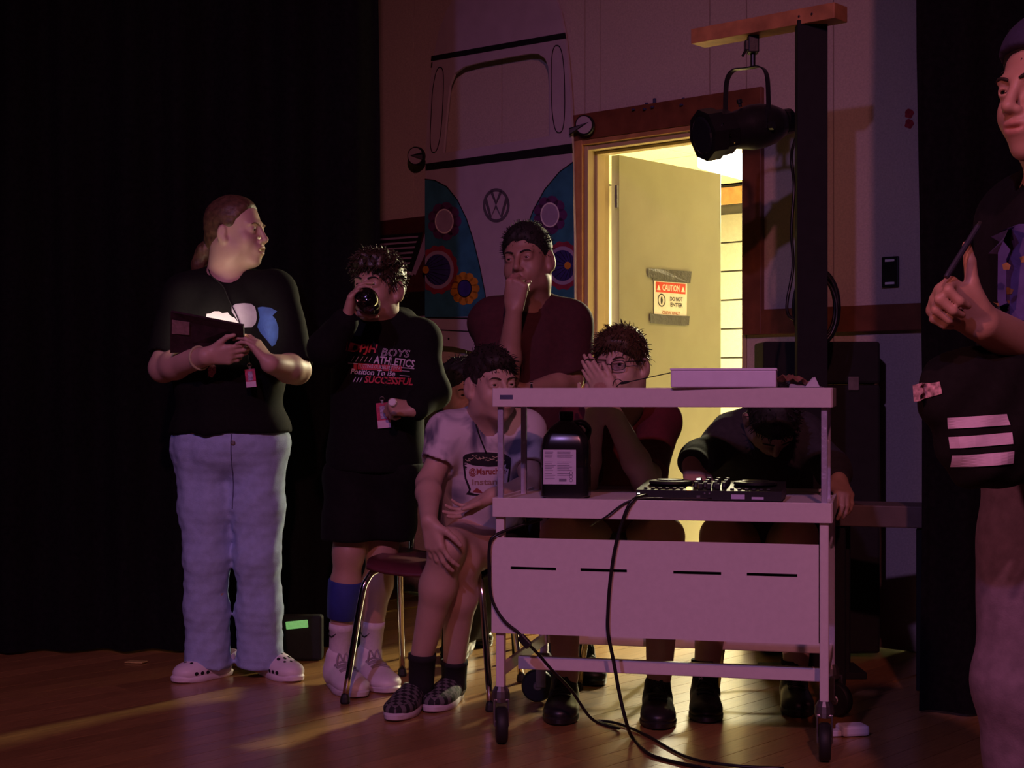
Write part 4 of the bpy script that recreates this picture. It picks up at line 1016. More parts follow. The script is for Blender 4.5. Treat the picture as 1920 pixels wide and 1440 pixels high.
MB().frame_box((g0[0], g0[1]-.003, g0[2]), (.040, 0, .004), (0, .003, 0), (-.0015, 0, .014), 0, .003).build('green_light', mat('green_glow', (.2, .5, .2), .5, emit=((.22, .62, .18), .5), noise=(90, .2)), gp)
# ------------------------------------------------------------------ people
m_lip = mat('lips', (0.46, 0.23, 0.19), .45, noise=(80, .1))
m_eye = mat('eye_white', (0.50, 0.47, 0.46), .2, noise=(60, .02)); m_iris = mat('iris_brown', (0.05, 0.025, 0.015), .2, noise=(60, .2)); m_pup = mat('pupil', (0.004, 0.004, 0.004), .15, noise=(60, .1))
SK = {'fair': mat('skin_fair', (0.54, 0.35, 0.28), .5, noise=(26, .05), bump=(300, .06), sss=.12),
      'warm': mat('skin_warm', (0.43, 0.26, 0.195), .5, noise=(26, .06), bump=(300, .06), sss=.1),
      'tan': mat('skin_tan', (0.36, 0.20, 0.145), .5, noise=(26, .06), bump=(300, .06), sss=.1)}
m_nail = mat('nail', (0.62, 0.40, 0.36), .3, noise=(60, .03))

def head_prims(sd, h):
    c, f, u, s = np.array(h['c']), nrm(h['f']), None, h.get('s', .95)
    u = nrm(np.array(h.get('u', (0, 0, 1)), float)-f*np.dot(h.get('u', (0, 0, 1)), f)); r = np.cross(f, u); R = np.array([r, f, u])
    h['R'] = R
    q = lambda x, y, z: c+s*(r*x+f*y+u*z)
    E = lambda p, rad, k=.02, op='+', RR=None: sd.ell(q(*p), np.array(rad)*s, R if RR is None else RR, k*s, op)
    E((0, -.012, .045), (.074, .094, .078)); E((0, .026, -.018), (.061, .062, .086), .03); E((0, .034, -.072), (.047, .050, .036), .03)
    E((0, .072, -.097), (.020, .018, .016), .03)
    for x in (-1, 1):
        E((.036*x, .058, -.032), (.024, .024, .026), .03); E((.054*x, .008, -.068), (.014, .03, .026), .03)
        E((.024*x, .079, .026), (.026, .012, .008), .02)
        E((.031*x, .099, .006), (.018, .016, .0135), .014, '-')
    sd.cone(q(0, .090, .016), q(0, .110, -.022), .0075*s, .0105*s, .012*s); E((0, .111, -.026), (.010, .010, .009), .008)
    for x in (-1, 1): E((.0115*x, .101, -.030), (.0075, .009, .007), .006)
    E((0, .088, -.058), (.028, .014, .020), .02)
    mo = h.get('mouth', 0)
    E((0, .0995, -.052+mo*.3), (.021, .0075, .0055), .006); E((0, .0970, -.0665-mo), (.018, .0080, .0065), .006)
    E((0, .108, -.0595-mo*.3), (.021, .014, .0018+mo*.7), .003, '-')
    for x in (-1, 1):                                   # lids with an opening
        op = h.get('lids', .0034)
        E((.031*x, .0765, .007), (.0165, .0150, .0145), .006)
        E((.031*x, .0935, .0062), (.0128, .0110, op), .002, '-')
    for x in (-1, 1):                                   # ears
        er = nrm(r*.92*x+f*.30); ef = nrm(f*.9-r*x*.35); Re = np.array([nrm(np.cross(u, ef)), ef, nrm(u*.97-f*.2)])
        k = h.get('ear', 1.0)
        E((.079*x, -.012, -.004), (.0085, .0185*k, .031*k), .010, RR=Re); E((.0885*x, -.006, .001), (.0055, .009, .015), .005, '-', RR=Re)
        E((.076*x, -.004, -.030), (.007, .009, .010), .008)
    sd.cone(q(0, -.022, -.045), q(0, -.026, -.085), .054*s, .053*s, .03)
    h['q'] = q
def face_extras(h, par, fld, brow=(0.02, 0.012, 0.008), eyes=True):
    q, s, R = h['q'], h.get('s', .95), h['R']
    if eyes:
        g = nrm(h.get('look', R[1]))
        for x in (-1, 1):
            c = q(.031*x, .0755, .0065); rad = .0128*s; u = nrm(np.cross(g, [0, 0, 1.])); v = np.cross(u, g); V = []; Fc = []; M = []; n = 18
            th = [0, .25, .45, .60, .9, 1.4, 2.0, 2.7, math.pi]
            for t in th:
                for j in range(n): a = 2*math.pi*j/n; V.append(c+rad*(math.cos(t)*g+math.sin(t)*(math.cos(a)*u+math.sin(a)*v)))
            for i in range(len(th)-1):
                for j in range(n): Fc.append((i*n+j, i*n+(j+1) % n, (i+1)*n+(j+1) % n, (i+1)*n+j)); M.append(2 if th[i+1] <= .25 else (1 if th[i+1] <= .60 else 0))
            link_mesh('eye', V, Fc, [m_eye, m_iris, m_pup], par, smooth=True, midx=M)
    m_b = mat('brow_%d' % int(brow[0]*1000), brow, .8, noise=(200, .3))
    for x in (-1, 1):
        pts = np.array([q(a*x, .12, b) for a, b in ((.012, .0235), (.020, .027), (.030, .0295), (.040, .029), (.048, .0245))]); pts = fld.project(pts, -R[1], .0006, .2*s)
        MB().tube(spline(pts, 3), list(np.interp(np.linspace(0, 1, 13), [0, .2, .7, 1], [.0022, .0032, .0028, .0012])), 6).build('eyebrow', m_b, par, smooth=True)

def hand(sd, wrist, fd, pn, side, s=.95, curl=(20, 25, 15), curls=None, thumb=None, thumbw=None, splay=.06, k=.0035):
    """palm, four jointed fingers and a thumb; fd: wrist to knuckles, pn: the way the palm faces"""
    fd = nrm(fd); pn = nrm(np.array(pn)-fd*np.dot(pn, fd)); lat = np.cross(fd, pn)*(1 if side == 'R' else -1); w_ = np.array(wrist)
    tips = []
    offs = (.0265, .009, -.0085, -.0250); kl = (.086, .089, .084, .077)
    lens = ((.040, .024, .020), (.044, .027, .021), (.041, .025, .020), (.032, .019, .018)); rr = (.0087, .0088, .0084, .0074)
    for i in range(4):
        kn = w_+s*(fd*kl[i]+lat*offs[i]); b = w_+s*(fd*.012+lat*offs[i]*.55)
        sd.cone(b, kn, .0150*s, .0112*s, .012)
    sd.ell(w_+s*(fd*.048+lat*.006+pn*.005), np.array([.034, .040, .013])*s, np.array([lat, fd, pn]), .012)
    for i in range(4):
        kn = w_+s*(fd*kl[i]+lat*offs[i]); cv = curls[i] if curls else curl; a = 0; d0 = nrm(fd+lat*splay*(1.4-i)); p = kn
        for j in range(3):
            a += math.radians(cv[j]); d = nrm(math.cos(a)*d0+math.sin(a)*pn); p2 = p+d*lens[i][j]*s
            sd.cone(p, p2, rr[i]*s*(1-.09*j), rr[i]*s*(1-.09*(j+1)), k if j else .008); p = p2
        tips.append(p)
    th = thumb or ((.62, .72, .25), (.85, .40, .20), (.95, .15, .15)); p = w_+s*(fd*.022+lat*.020+pn*.004)
    for j, (v, L, r0, r1) in enumerate(zip(th, (.042, .033, .026), (.0135, .0110, .0095), (.0115, .0098, .0075))):
        d = nrm(fd*v[0]+lat*v[1]+pn*v[2]) if thumbw is None else nrm(thumbw[j]); p2 = p+d*L*s; sd.cone(p, p2, r0*s, r1*s, .010 if j == 0 else k); p = p2
    tips.append(p)
    return tips

def frame(J):
    up = nrm(J['neck']-J['pelvis']); rt = J['shR']-J['shL']; rt = nrm(rt-up*np.dot(rt, up)); return rt, np.cross(up, rt), up
def torso(sd, J, S, e=0.0, k=.05, sh=.046):
    rt, fw, up = frame(J); R = np.array([rt, fw, up]); L = np.linalg.norm(J['neck']-J['pelvis']); p = J['pelvis']
    cw, cd, ww, wd, hw, hd = S
    sd.ell(p+up*L*.68, (cw+e, cd+e, L*.34+e), R, k); sd.ell(p+up*L*.38+fw*.01, (ww+e, wd+e, L*.36+e), R, k); sd.ell(p+up*.01, (hw+e, hd+e, .13+e), R, k)
    sd.cone(J['shR'], J['shL'], sh+e, sh+e, k)
    for q in ('shR', 'shL'): sd.cone(J['neck']+up*.012, J[q], .036+e, .036+e, k)
def arm(sd, J, sd_, r=(.046, .037, .026), e=0.0, k=.02, upto=2):
    a, b, c = J['sh'+sd_], J['el'+sd_], J['wr'+sd_]
    sd.cone(a, b, r[0]+e, r[1]+e, k)
    if upto > 1: m = b*.72+c*.28; sd.cone(b, m, r[1]+e, r[1]+.001+e, k); sd.cone(m, c, r[1]+.001+e, r[2]+e, k)
def leg(sd, J, s_, r=(.080, .056, .053, .036), e=0.0, k=.03, calf=True):
    h, kn, a = J['hip'+s_], J['kn'+s_], J['an'+s_]
    sd.cone(h, kn, r[0]+e, r[1]+e, k)
    if calf:
        m = kn*.66+a*.34; bk = nrm(np.cross(np.cross(a-kn, h-kn), a-kn)+1e-9)*-.006 if np.linalg.norm(np.cross(a-kn, h-kn)) > 1e-4 else 0
        sd.cone(kn, m, r[1]-.004+e, r[2]+e, k); sd.cone(m, a, r[2]+e, r[3]+e, k)
PEOPLE = []
def person(label, J, S, h, skin, hands, base, arm_r=(.046, .037, .026), leg_r=(.080, .056, .053, .036), neck_r=.05, brow=(0.02, 0.012, 0.008), eyes=True, fine=.0034, toes=None):
    sd = Sdf(); torso(sd, J, S)
    for s_ in 'RL': arm(sd, J, s_, arm_r); leg(sd, J, s_, leg_r)
    for s_ in 'RL':
        fd = (toes or {}).get(s_); 
        if fd is not None: a = J['an'+s_]; fv = nrm([fd[0], fd[1], 0]); z0 = base[2]+.045; sd.cone(np.array([a[0], a[1], z0])-fv*.02, np.array([a[0], a[1], z0-.01])+fv*.12, .032, .026, .02); sd.cone(a, (a[0], a[1], z0), leg_r[3], .032, .02)
    head_prims(sd, h); c = np.array(h['c']); sd.cone(J['neck']-frame(J)[2]*.02, h['q'](0, -.022, -.05), neck_r+.006, neck_r, .04)
    sp = [[(c[i]-.13, c[i]+.13)] for i in range(3)]
    for H_ in hands:
        tips = hand(sd, **H_); pts = np.array(tips+[H_['wrist']])
        for i in range(3): sp[i].append((pts[:, i].min()-.03, pts[:, i].max()+.03))
    fld = Field(sd, .0085, sp, fine)
    ctr = fld.V[fld.Q].mean(1); R = h['R']; s = h['s']; loc = (ctr-c) @ R.T/s; mo = h.get('mouth', 0)
    lip = ((loc[:, 0]/.0235)**2+((loc[:, 2]+.0595+mo*.3)/(.0125+mo))**2 < 1) & (loc[:, 1] > .088)
    o = fld.build('person', [SK[skin], m_lip], None, base, lip.astype(np.int32)); tag(o, label, 'person')
    face_extras(h, o, fld, brow, eyes); PEOPLE.append(o)
    return o, fld
def garment(sd, name, m, par, step=.0065, smooth=2): f = Field(sd, step, smooth=smooth); o = f.build(name, m, par); return o, f

def hair(h, par, m, top=.012, line=(.074, .066), slope=(.80, -.60), extra=(), tufts=260, tl=(.012, .024), flow=(0, .3, -.3), noise=.003, nscale=120, ears=True, seed=1, back=-.075, name='hair', tr=.0016, sides=.0, fringe=0, fdir=.2, fl_len=(.012, .024)):
    q, s, R, c = h['q'], h['s'], h['R'], np.array(h['c']); sd = Sdf()
    sd.ell(q(0, -.013, .047), np.array([.074+.006+sides, .094+top, .078+top])*s, R, 0); sd.ell(q(0, -.045, .0), np.array([.064, .064, .085])*s, R, .02)
    for (p, rad, k) in extra: sd.ell(q(*p), np.array(rad)*s, R, k)
    sd.plane(q(0, line[0], line[1]), R[1]*slope[0]+R[2]*slope[1], .022*s); sd.plane(q(0, 0, back), -R[2])
    if ears:
        for x in (-1, 1): sd.ell(q(.085*x, .002, -.024), np.array([.03, .032, .040])*s, R, .01, '-')
    if noise: sd.wrinkle(waves(seed, nscale, noise))
    f = Field(sd, .0045, smooth=1); N = normals(f.V, f.Q); rg = np.random.RandomState(seed)
    V = list(f.V); Fc = [tuple(a) for a in f.Q]
    up = (f.V-c) @ R[2] > .0*s; pool = np.nonzero(up)[0]
    if fringe:
        pn_ = nrm(R[1]*slope[0]+R[2]*slope[1]); dd = (f.V-q(0, line[0], line[1])) @ pn_; fp = np.nonzero((dd > -.016) & ((f.V-c) @ R[1] > .035*s) & (N @ R[1] > .1))[0]
        for i in rg.choice(fp, fringe):
            p = f.V[i]-N[i]*.001; d = nrm(R[2]*-1.0+R[1]*.25+R[0]*(fdir+rg.randn()*.25)); L = rg.uniform(*fl_len)*s; t = tr*rg.uniform(.8, 1.5); a = nrm(np.cross(d, R[1])); b_ = np.cross(d, a); k = len(V); tip = p+d*L-R[1]*L*.25
            V += [p+a*t, p-a*t*.5+b_*t*.8, p-a*t*.5-b_*t*.8, tip]
            for j in range(3): Fc.append((k+j, k+(j+1) % 3, k+3))
    if tufts:
        for i in rg.choice(pool, tufts):
            p = f.V[i]-N[i]*.002; d = nrm(N[i]*rg.uniform(.25, .8)+R[0]*(flow[0]+rg.randn()*.35)+R[1]*(flow[1]+rg.randn()*.35)+R[2]*(flow[2]+rg.randn()*.25)); L = rg.uniform(*tl)*s
            a = nrm(np.cross(d, [.3, .5, .8])); b_ = np.cross(d, a); t = tr*rg.uniform(.7, 1.4); k = len(V); tip = p+d*L+N[i]*L*.1; mid = p+d*L*.55+N[i]*L*.18
            V += [p+a*t, p-a*t*.5+b_*t*.87, p-a*t*.5-b_*t*.87, mid+a*t*.8, mid-a*t*.4+b_*t*.7, mid-a*t*.4-b_*t*.7, tip]
            for j in range(3): Fc.append((k+j, k+(j+1) % 3, k+3+(j+1) % 3, k+3+j)); Fc.append((k+3+j, k+3+(j+1) % 3, k+6))
    return link_mesh(name, V, Fc, m, par, smooth=True), f

def shoe(par, heel, toe, wd, style, m_up, m_sole, ht=.085, name='shoe', base_z=0.0, tilt=0.0):
    """heel and toe: points on the floor under the two ends"""
    heel, toe = np.array([heel[0], heel[1], base_z]), np.array([toe[0], toe[1], base_z]); L = np.linalg.norm(toe-heel); f = (toe-heel)/L; u = np.array([0, 0, 1.0])
    if tilt: f = nrm(f*math.cos(tilt)+u*math.sin(tilt)); u = nrm(u-f*np.dot(u, f))
    r = np.cross(f, u); R = np.array([r, f, u]); q = lambda x, y, z: heel+r*x+f*y*L+u*z
    sd = Sdf(); sz = .022
    th = {'clog': .058, 'sneaker': .052, 'slip': .046}[style]
    sd.ell(q(0, .70, .030), (wd*.50, L*.29, th*.62), R, .02); sd.ell(q(0, .42, .040), (wd*.44, L*.28, th*.82), R, .03); sd.ell(q(0, .18, .045), (wd*.40, L*.18, ht*.62), R, .03)
    if style == 'sneaker': sd.cone(q(0, .20, .06), q(0, .24, ht+.012), wd*.36, wd*.38, .02)
    sd.plane(q(0, 0, sz*.6), -u)
    if style == 'clog': sd.ell(q(0, .12, ht+.005), (wd*.33, L*.20, .045), R, .006, '-')
    elif style == 'slip': sd.ell(q(0, .17, ht+.014), (wd*.33, L*.17, .030), R, .006, '-')
    else: sd.ell(q(0, .18, ht+.022), (wd*.30, L*.13, .03), R, .006, '-')
    fl_ = Field(sd, .0042, smooth=1); o = fl_.build(name, m_up, par)
    out = []; n = 36
    for i in range(n):
        a = 2*math.pi*i/n; y = .5-.515*math.cos(a); w_ = wd*(.36+.17*math.exp(-((y-.70)/.26)**2))*abs(math.sin(a))**.62*math.copysign(1, math.sin(a)); out.append((w_, y))
    V = []; Fc = []; lv = ((0, .94), (.004, 1.0), (sz*.75, 1.02), (sz, .97))
    for z, k in lv:
        for (x, y) in out: V.append(q(x*k, .5+(y-.5)*k, z+.012*max(0, y-.75)**2*4*(1 if style != 'clog' else .6)))
    for i in range(len(lv)-1):
        for j in range(n): Fc.append((i*n+j, i*n+n*0+(j+1) % n, (i+1)*n+(j+1) % n, (i+1)*n+j))
    Fc += [tuple(range(n-1, -1, -1)), tuple((len(lv)-1)*n+j for j in range(n))]
    shade_auto(link_mesh('sole', V, Fc, m_sole, o))
    def dot(x, y, rx, ry, mm, nm):
        L_ = circle((0, 0), rx, ry, 10); Vv = np.array([q(x+a, y+b/L, .10) for a, b in L_]+[q(x, y, .10)]); W = fl_.project(Vv, -u, .0006, .2); link_mesh(nm, W, [(i, (i+1) % 10, 10) for i in range(10)], mm, o)
    if style == 'clog':
        for (x, y, a, b) in ((-.030, .60, .0055, .008), (-.012, .66, .005, .0075), (.008, .68, .005, .0075), (.026, .63, .0055, .008), (-.022, .76, .005, .006), (.0, .80, .0045, .006), (.02, .76, .005, .006), (0, .55, .004, .004), (-.018, .50, .004, .004), (.018, .50, .004, .004)): dot(x, y, a, b, m_black, 'vent_hole')
        for sx in (-1, 1):
            for y in (.66, .76, .56):
                p0 = np.array([q(sx*.09, y+a/L, .030+b) for a, b in circle((0, 0), .0075, .0065, 10)]+[q(sx*.09, y, .030)]); W = fl_.project(p0, -r*sx, .0006, .2); link_mesh('vent_hole', W, [(i, (i+1) % 10, 10) for i in range(10)], m_black, o)
        st = spline([q(-wd*.40, .34, .040), q(-wd*.42, .12, .066), q(-wd*.25, -.03, .074), q(0, -.06, .076), q(wd*.25, -.03, .074), q(wd*.42, .12, .066), q(wd*.40, .34, .040)], 5)
        V = []; Fc = []
        for i, p in enumerate(st):
            d = nrm(st[min(i+1, len(st)-1)]-st[max(i-1, 0)]); sdv = nrm(np.cross(d, u)); V += [p-u*.010-sdv*.0025, p+u*.010-sdv*.0025, p+u*.010+sdv*.0025, p-u*.010+sdv*.0025]
        for i in range(len(st)-1):
            for j in range(4): Fc.append((i*4+j, i*4+(j+1) % 4, i*4+4+(j+1) % 4, i*4+4+j))
        link_mesh('heel_strap', V, Fc, m_up, o)
    if style == 'sneaker':
        m_lc = mat('lace_grey', (.30, .26, .29), .8, noise=(60, .1)) if 'white' in m_up.name else m_sole
        for i in range(5):
            y = .40+i*.055; pts = np.array([q(a*wd*.26, y+(.02 if i % 2 else -.01)*a, .14) for a in np.linspace(-1, 1, 6)]); W = fl_.project(pts, -u, .0025, .25); MB().tube(W, .0038, 6).build('lace', m_lc, o, smooth=True)
        for sx in (-1, 1):
            W = fl_.project(np.array([q(a, b, .14) for a, b in ((0, .40), (sx*.012, .38), (sx*.024, .42), (sx*.020, .48), (sx*.006, .46))]), -u, .003, .25); MB().tube(spline(W, 4), .0032, 6).build('lace', m_lc, o, smooth=True)
    if style == 'slip':
        for sx in (-1, 1):
            L_ = [(.30, .050), (.40, .036), (.40, .062)]; p0 = np.array([q(sx*.1, y, z) for y, z in ((.26, .072), (.38, .070), (.33, .040))]); W = fl_.project(p0, -r*sx, .0008, .25); link_mesh('gore', W, [(0, 1, 2)], m_sole, o)
    return o, q
def sock(par, a, b, r0, r1, m, name='sock'): return MB().lathe(a, b, [(0, r0), (.3, r0*.98), (.85, r1), (.86, r1+.002), (1, r1+.002), (1, r1-.004)], 20).build(name, m, par, smooth=True)
def lanyard(label, cord_pts, card, mcard, field=None, cw=.052, chh=.085, lean=.05, mcol=None):
    ln = thing('lanyard_badge', label, 'badge', tuple(card)); MB().tube(spline(cord_pts, 5), .0022, 6).build('cord', m_black, ln, smooth=True)
    return ln
def sleeve_cut(sd, a, b, t, r, depth=.05):
    """opening of a sleeve: flat end plus a hollow"""
    p = a+(b-a)*t; d = nrm(b-a); return p, d

fl0 = lambda px, py: fl(px, py, 0.0)
JJ = lambda **k: {n: P(*v) for n, v in k.items()}
m_blackcloth = mat('black_cotton', (0.0065, 0.006, 0.0065), .9, noise=(80, .2), spec=.2, bump=(400, .1))
def tee(par, J, S, m, e, hem, sl, slr, name='shirt', neck=.058, wseed=1, wamp=.006, step=.0065, collar=None, hemflare=.0, wsc=22, sh=.046, drop=0.02):
    """short-sleeved shirt: sl = fraction of each upper arm covered (R, L); hem = point on the lower edge"""
    rt, fw, up = frame(J); sd = Sdf()
    for i, s_ in enumerate('RL'):
        a, b = J['sh'+s_], J['el'+s_]; p = a+(b-a)*sl[i]; d = nrm(b-a); sd.cone(a, p, slr[0]+e*.6, slr[1], .03)
        Rb = slr[1]*1.35; sd.cone(p+d*(Rb*.86), p+d*(Rb+.06), Rb, Rb, .003, '-')
    torso(sd, J, S, e, .04, sh)
    hp = np.array(hem); sd.cone(J['pelvis']+up*.10, J['pelvis']-up*.03, S[4]*.55+e, S[4]*.55+e+hemflare, .06)
    sd.plane(hp, -up)
    sd.wrinkle(waves(wseed, wsc, wamp, (1, 1, .6)))
    nb = J['neck']; hd_ = nrm(nb-J['pelvis'])
    sd.cone(nb+up*(.030-drop)+fw*.035, nb+up*.13+fw*.02, neck, neck+.02, .008, '-')
    sd.plane(nb+up*.055, up)
    o, f = garment(sd, name, m, par, step); return o, f
# ---- girl in black shirt and jeans with a tablet
J = JJ(pelvis=(432, 815, 5.22), neck=(426, 528, 5.22), shR=(352, 558, 5.20), shL=(512, 552, 5.22), elR=(306, 690, 5.14), wrR=(386, 668, 4.945), elL=(556, 694, 5.12), wrL=(506, 682, 4.94),
       hipR=(386, 850, 5.22), hipL=(480, 850, 5.22), knR=(388, 1045, 5.19), knL=(484, 1045, 5.19), anR=(388, 1238, 5.24), anL=(486, 1236, 5.26))
S = (.158, .125, .172, .14, .185, .145)
h = dict(c=P(442, 438, 5.20), f=(.955, -.295, .0), u=(.04, 0, 1), s=.99, mouth=.004, look=(.98, -.2, -.1), ear=.85)
pw = J['wrR']; pl = J['wrL']
g, gf = person('person in black t-shirt and wide blue jeans holding a dark tablet', J, S, h, 'fair',
   [dict(wrist=pw, fd=(.985, -.02, .06), pn=(.05, .9, .35), side='R', s=.92, curls=[(12, 20, 15), (18, 28, 18), (24, 34, 20), (30, 38, 22)], thumb=((.75, .60, -.05), (.80, .55, .0), (.95, .15, .15))),
    dict(wrist=pl, fd=(-.60, .02, .80), pn=(-.75, .35, -.55), side='L', s=.92, curls=[(20, 30, 20)]*4, thumb=((.5, .5, .5), (.8, .2, .4), (.9, .0, .3)))],
   tuple(fl0(432, 1272)), (.054, .046, .031), (.095, .066, .062, .045), .060, (.20, .11, .07))
m_gh = mat('hair_brown', (0.105, 0.055, 0.030), .5, noise=(60, .35), bump=(120, .3))
hair(h, g, m_gh, .008, (.066, .076), (.86, -.51), tufts=0, noise=.0015, nscale=160, seed=5, back=-.05, extra=[((0, -.085, -.02), (.030, .028, .030), .02)])
q = h['q']; sdp = Sdf(); sdp.chain([q(0, -.09, -.025), q(0, -.118, -.060), q(.0, -.140, -.105), q(0, -.160, -.158)], [.022, .027, .024, .008], .02); sdp.wrinkle(waves(3, 200, .002, (1, 1, .2))); garment(sdp, 'ponytail', m_gh, g, .0045, 1)
MB().torus(q(0, -.102, -.032), (h['R'][1]*.7+h['R'][2]*.5), .021, .005, 20, 8).build('hair_tie', m_black, g, smooth=True)
shirt, sf = tee(g, J, S, m_blackcloth, .022, P(432, 812, 5.2), (.80, .93), (.066, .064), wseed=2, neck=.060)
# jeans
m_jean = mat('blue_denim', (0.34, 0.44, 0.66), .85, noise=(45, .10), bump=(300, .3))
sd = Sdf(); rt, fw, up = frame(J); sd.ell(J['pelvis']-np.array([0, 0, .03]), (.202, .155, .135), np.array([rt, fw, up]), .04)
for s_ in 'RL':
    hp, kn, a = J['hip'+s_], J['kn'+s_], J['an'+s_]; m1 = hp*.5+kn*.5
    sd.chain([hp, m1, kn, kn*.5+a*.5, a+np.array([0, 0, -.005])], [.108, .094, .076, .074, .078], .03)
sd.plane(P(432, 800, 5.2), (0, 0, 1)); sd.plane(P(432, 1252, 5.24), (0, 0, -1))
for s_ in 'RL': a = J['an'+s_]; sd.cone(a+[0, 0, .05], a-[0, 0, .1], .058, .066, .004, '-')
sd.wrinkle(waves(11, 26, .0045, (1, 1, .8))); sd.wrinkle(waves(17, 70, .0025, (1, 1, 1.2)))
jn, jf = garment(sd, 'jeans', m_jean, g, .0065)
m_seam = mat('denim_seam', (0.09, 0.10, 0.20), .85, noise=(60, .2))
W = jf.project(np.array([P(427-.5*i, 815+i*16, 5.0) for i in range(10)]), (0, 1, 0), .0005); MB().tube(W, .0022, 5).build('fly_seam', m_seam, jn)
W = jf.project(np.array([P(430, 831, 5.0)]), (0, 1, 0), .001)[0]; MB().lathe(W, W-[0, .004, 0], [(0, .008), (.6, .008), (1, .005)], 12).build('button', m_steel, jn)
m_croc = mat('white_clog', (0.74, 0.66, 0.70), .5, noise=(30, .03))
shoe(g, fl0(432, 1264)[:2], fl0(326, 1281)[:2], .105, 'clog', m_croc, m_croc); shoe(g, fl0(492, 1262)[:2], fl0(560, 1279)[:2], .105, 'clog', m_croc, m_croc)
# shirt print: a plain pale cloud and a plain blue patch
pr_w = mat('print_white', (0.72, 0.69, 0.74), .7, noise=(30, .06)); pr_l = mat('print_lilac', (0.50, 0.44, 0.56), .7, noise=(24, .12)); pr_b = mat('print_blue', (0.05, 0.12, 0.42), .7, noise=(24, .25))
def print_poly(fld, name, pts, m, par, Y, off=.0015, cuts=3):
    A = np.array([P(*p, Y) for p in pts]); o = A.mean(0); V, Fc = curve_mesh([[(a[0]-o[0], a[2]-o[2]) for a in A]], 0, cuts)
    return decal(fld, name, V, Fc, o, (1, 0, 0), (0, 0, 1), (0, 1, 0), m, par, off)
print_poly(sf, 'white_print', [(377, 597), (378, 586), (386, 585), (392, 581), (402, 581), (408, 585), (418, 583), (424, 590), (432, 594), (440, 604), (438, 607), (420, 604), (398, 600)], pr_w, shirt, 5.0)
print_poly(sf, 'pale_print', [(425, 572), (432, 567), (448, 565), (460, 566), (467, 571), (470, 582), (471, 594), (469, 604), (463, 611), (450, 612), (440, 604), (432, 590), (426, 582)], pr_l, shirt, 5.0)
print_poly(sf, 'blue_print', [(472, 573), (480, 571), (496, 573), (509, 580), (500, 588), (507, 596), (513, 612), (513, 630), (508, 644), (500, 648), (490, 636), (478, 622), (472, 610), (476, 592)], pr_b, shirt, 5.0, .001)
print_poly(sf, 'red_print', [(384, 690), (392, 682), (400, 686), (400, 697), (393, 708), (385, 705)], mat('print_redwhite', (.45, .16, .22), .7, noise=(220, .7)), shirt, 5.0)
# tablet in a dark folio, screen towards her
tq = [P(320, 585, 4.90), P(456, 611, 4.885), P(458, 656, 4.985), P(319, 662, 5.00)]
tn = nrm(np.cross(tq[1]-tq[0], tq[3]-tq[0])); tn = tn if tn[1] > 0 else -tn
tab = thing('tablet', 'dark tablet in a folio case held against the black t-shirt', 'tablet', tuple(tq[3]))
def quad_slab(name, Q, n, t0, t1, m, par): 
    V = [p+n*t0 for p in Q]+[p+n*t1 for p in Q]; return link_mesh(name, V, [(0, 1, 2, 3), (7, 6, 5, 4), (0, 4, 5, 1), (1, 5, 6, 2), (2, 6, 7, 3), (3, 7, 4, 0)], m, par)
quad_slab('folio', tq, tn, 0, .010, mat('dark_folio', (0.035, 0.016, 0.022), .6, noise=(40, .4), bump=(120, .3)), tab)
ins = lambda u0, u1, v0, v1: [(tq[0]*(1-u)+tq[1]*u)*(1-v)+(tq[3]*(1-u)+tq[2]*u)*v for u, v in ((u0, v0), (u1, v0), (u1, v1), (u0, v1))]
quad_slab('label', ins(.02, .26, .18, .52), tn, -.0008, .0002, mat('folio_label', (.36, .22, .22), .7, noise=(90, .2)), tab)
quad_slab('screen', ins(.05, .95, .08, .92), tn, .0101, .0108, mat('lit_screen', (.5, .5, .5), .3, emit=((1.0, .80, .60), 7.0)), tab)
cpt = [P(395, 503, 5.17), P(398, 520, 5.135), P(410, 548, 5.10), P(440, 590, 5.05), P(462, 640, 5.04), P(463, 693, 5.045)]
cpt = list(sf.project(np.array([P(a, b, 5.0) for a, b in ((406, 532), (420, 560), (440, 600), (455, 650), (464, 692))]), (0, 1, 0), .004)); cpt = [P(391, 505, 5.175), P(397, 518, 5.14)]+cpt
def badge(label, cord, c, m_face, m_low, w_=.020, hh=.036, tilt=.1):
    ln = thing('lanyard_badge', label, 'badge', tuple(c-np.array([0, 0, hh]))); MB().tube(spline(cord, 5), .0021, 6).build('cord', m_black, ln, smooth=True)
    a = np.array([math.cos(tilt), 0, math.sin(tilt)]); b = np.array([-math.sin(tilt), 0, math.cos(tilt)]); y = np.array([0, 1., 0])
    MB().frame_box(c, a*w_, y*.0015, b*hh, 0, .001).build('card', m_face, ln); MB().frame_box(c-b*hh*.68-y*.002, a*w_*.96, y*.0008, b*hh*.30).build('card_strip', m_low, ln)
    MB().frame_box(c+b*hh*.25-y*.002, a*w_*.45, y*.0008, b*hh*.5).build('photo_area', mat('badge_photo', (.35, .30, .45), .5, noise=(140, .6)), ln)
    p = c+b*(hh+.012); MB().torus(p, y, .007, .0015, 14, 6).build('clip_ring', m_steel, ln)
    MB().frame_box(c+b*(hh+.003), a*.004, y*.002, b*.006, 0, .001).build('clip', m_steel, ln)
    return ln
m_bf = mat('badge_red', (0.48, 0.05, 0.12), .4, noise=(90, .4)); m_bl = mat('badge_pale', (.70, .52, .66), .5, noise=(40, .1))
pb = cpt[-1]; badge('red and white badge on a lanyard below the hands with the tablet', cpt, P(470, 709, 5.03), m_bf, m_bl, .017, .030, .10)
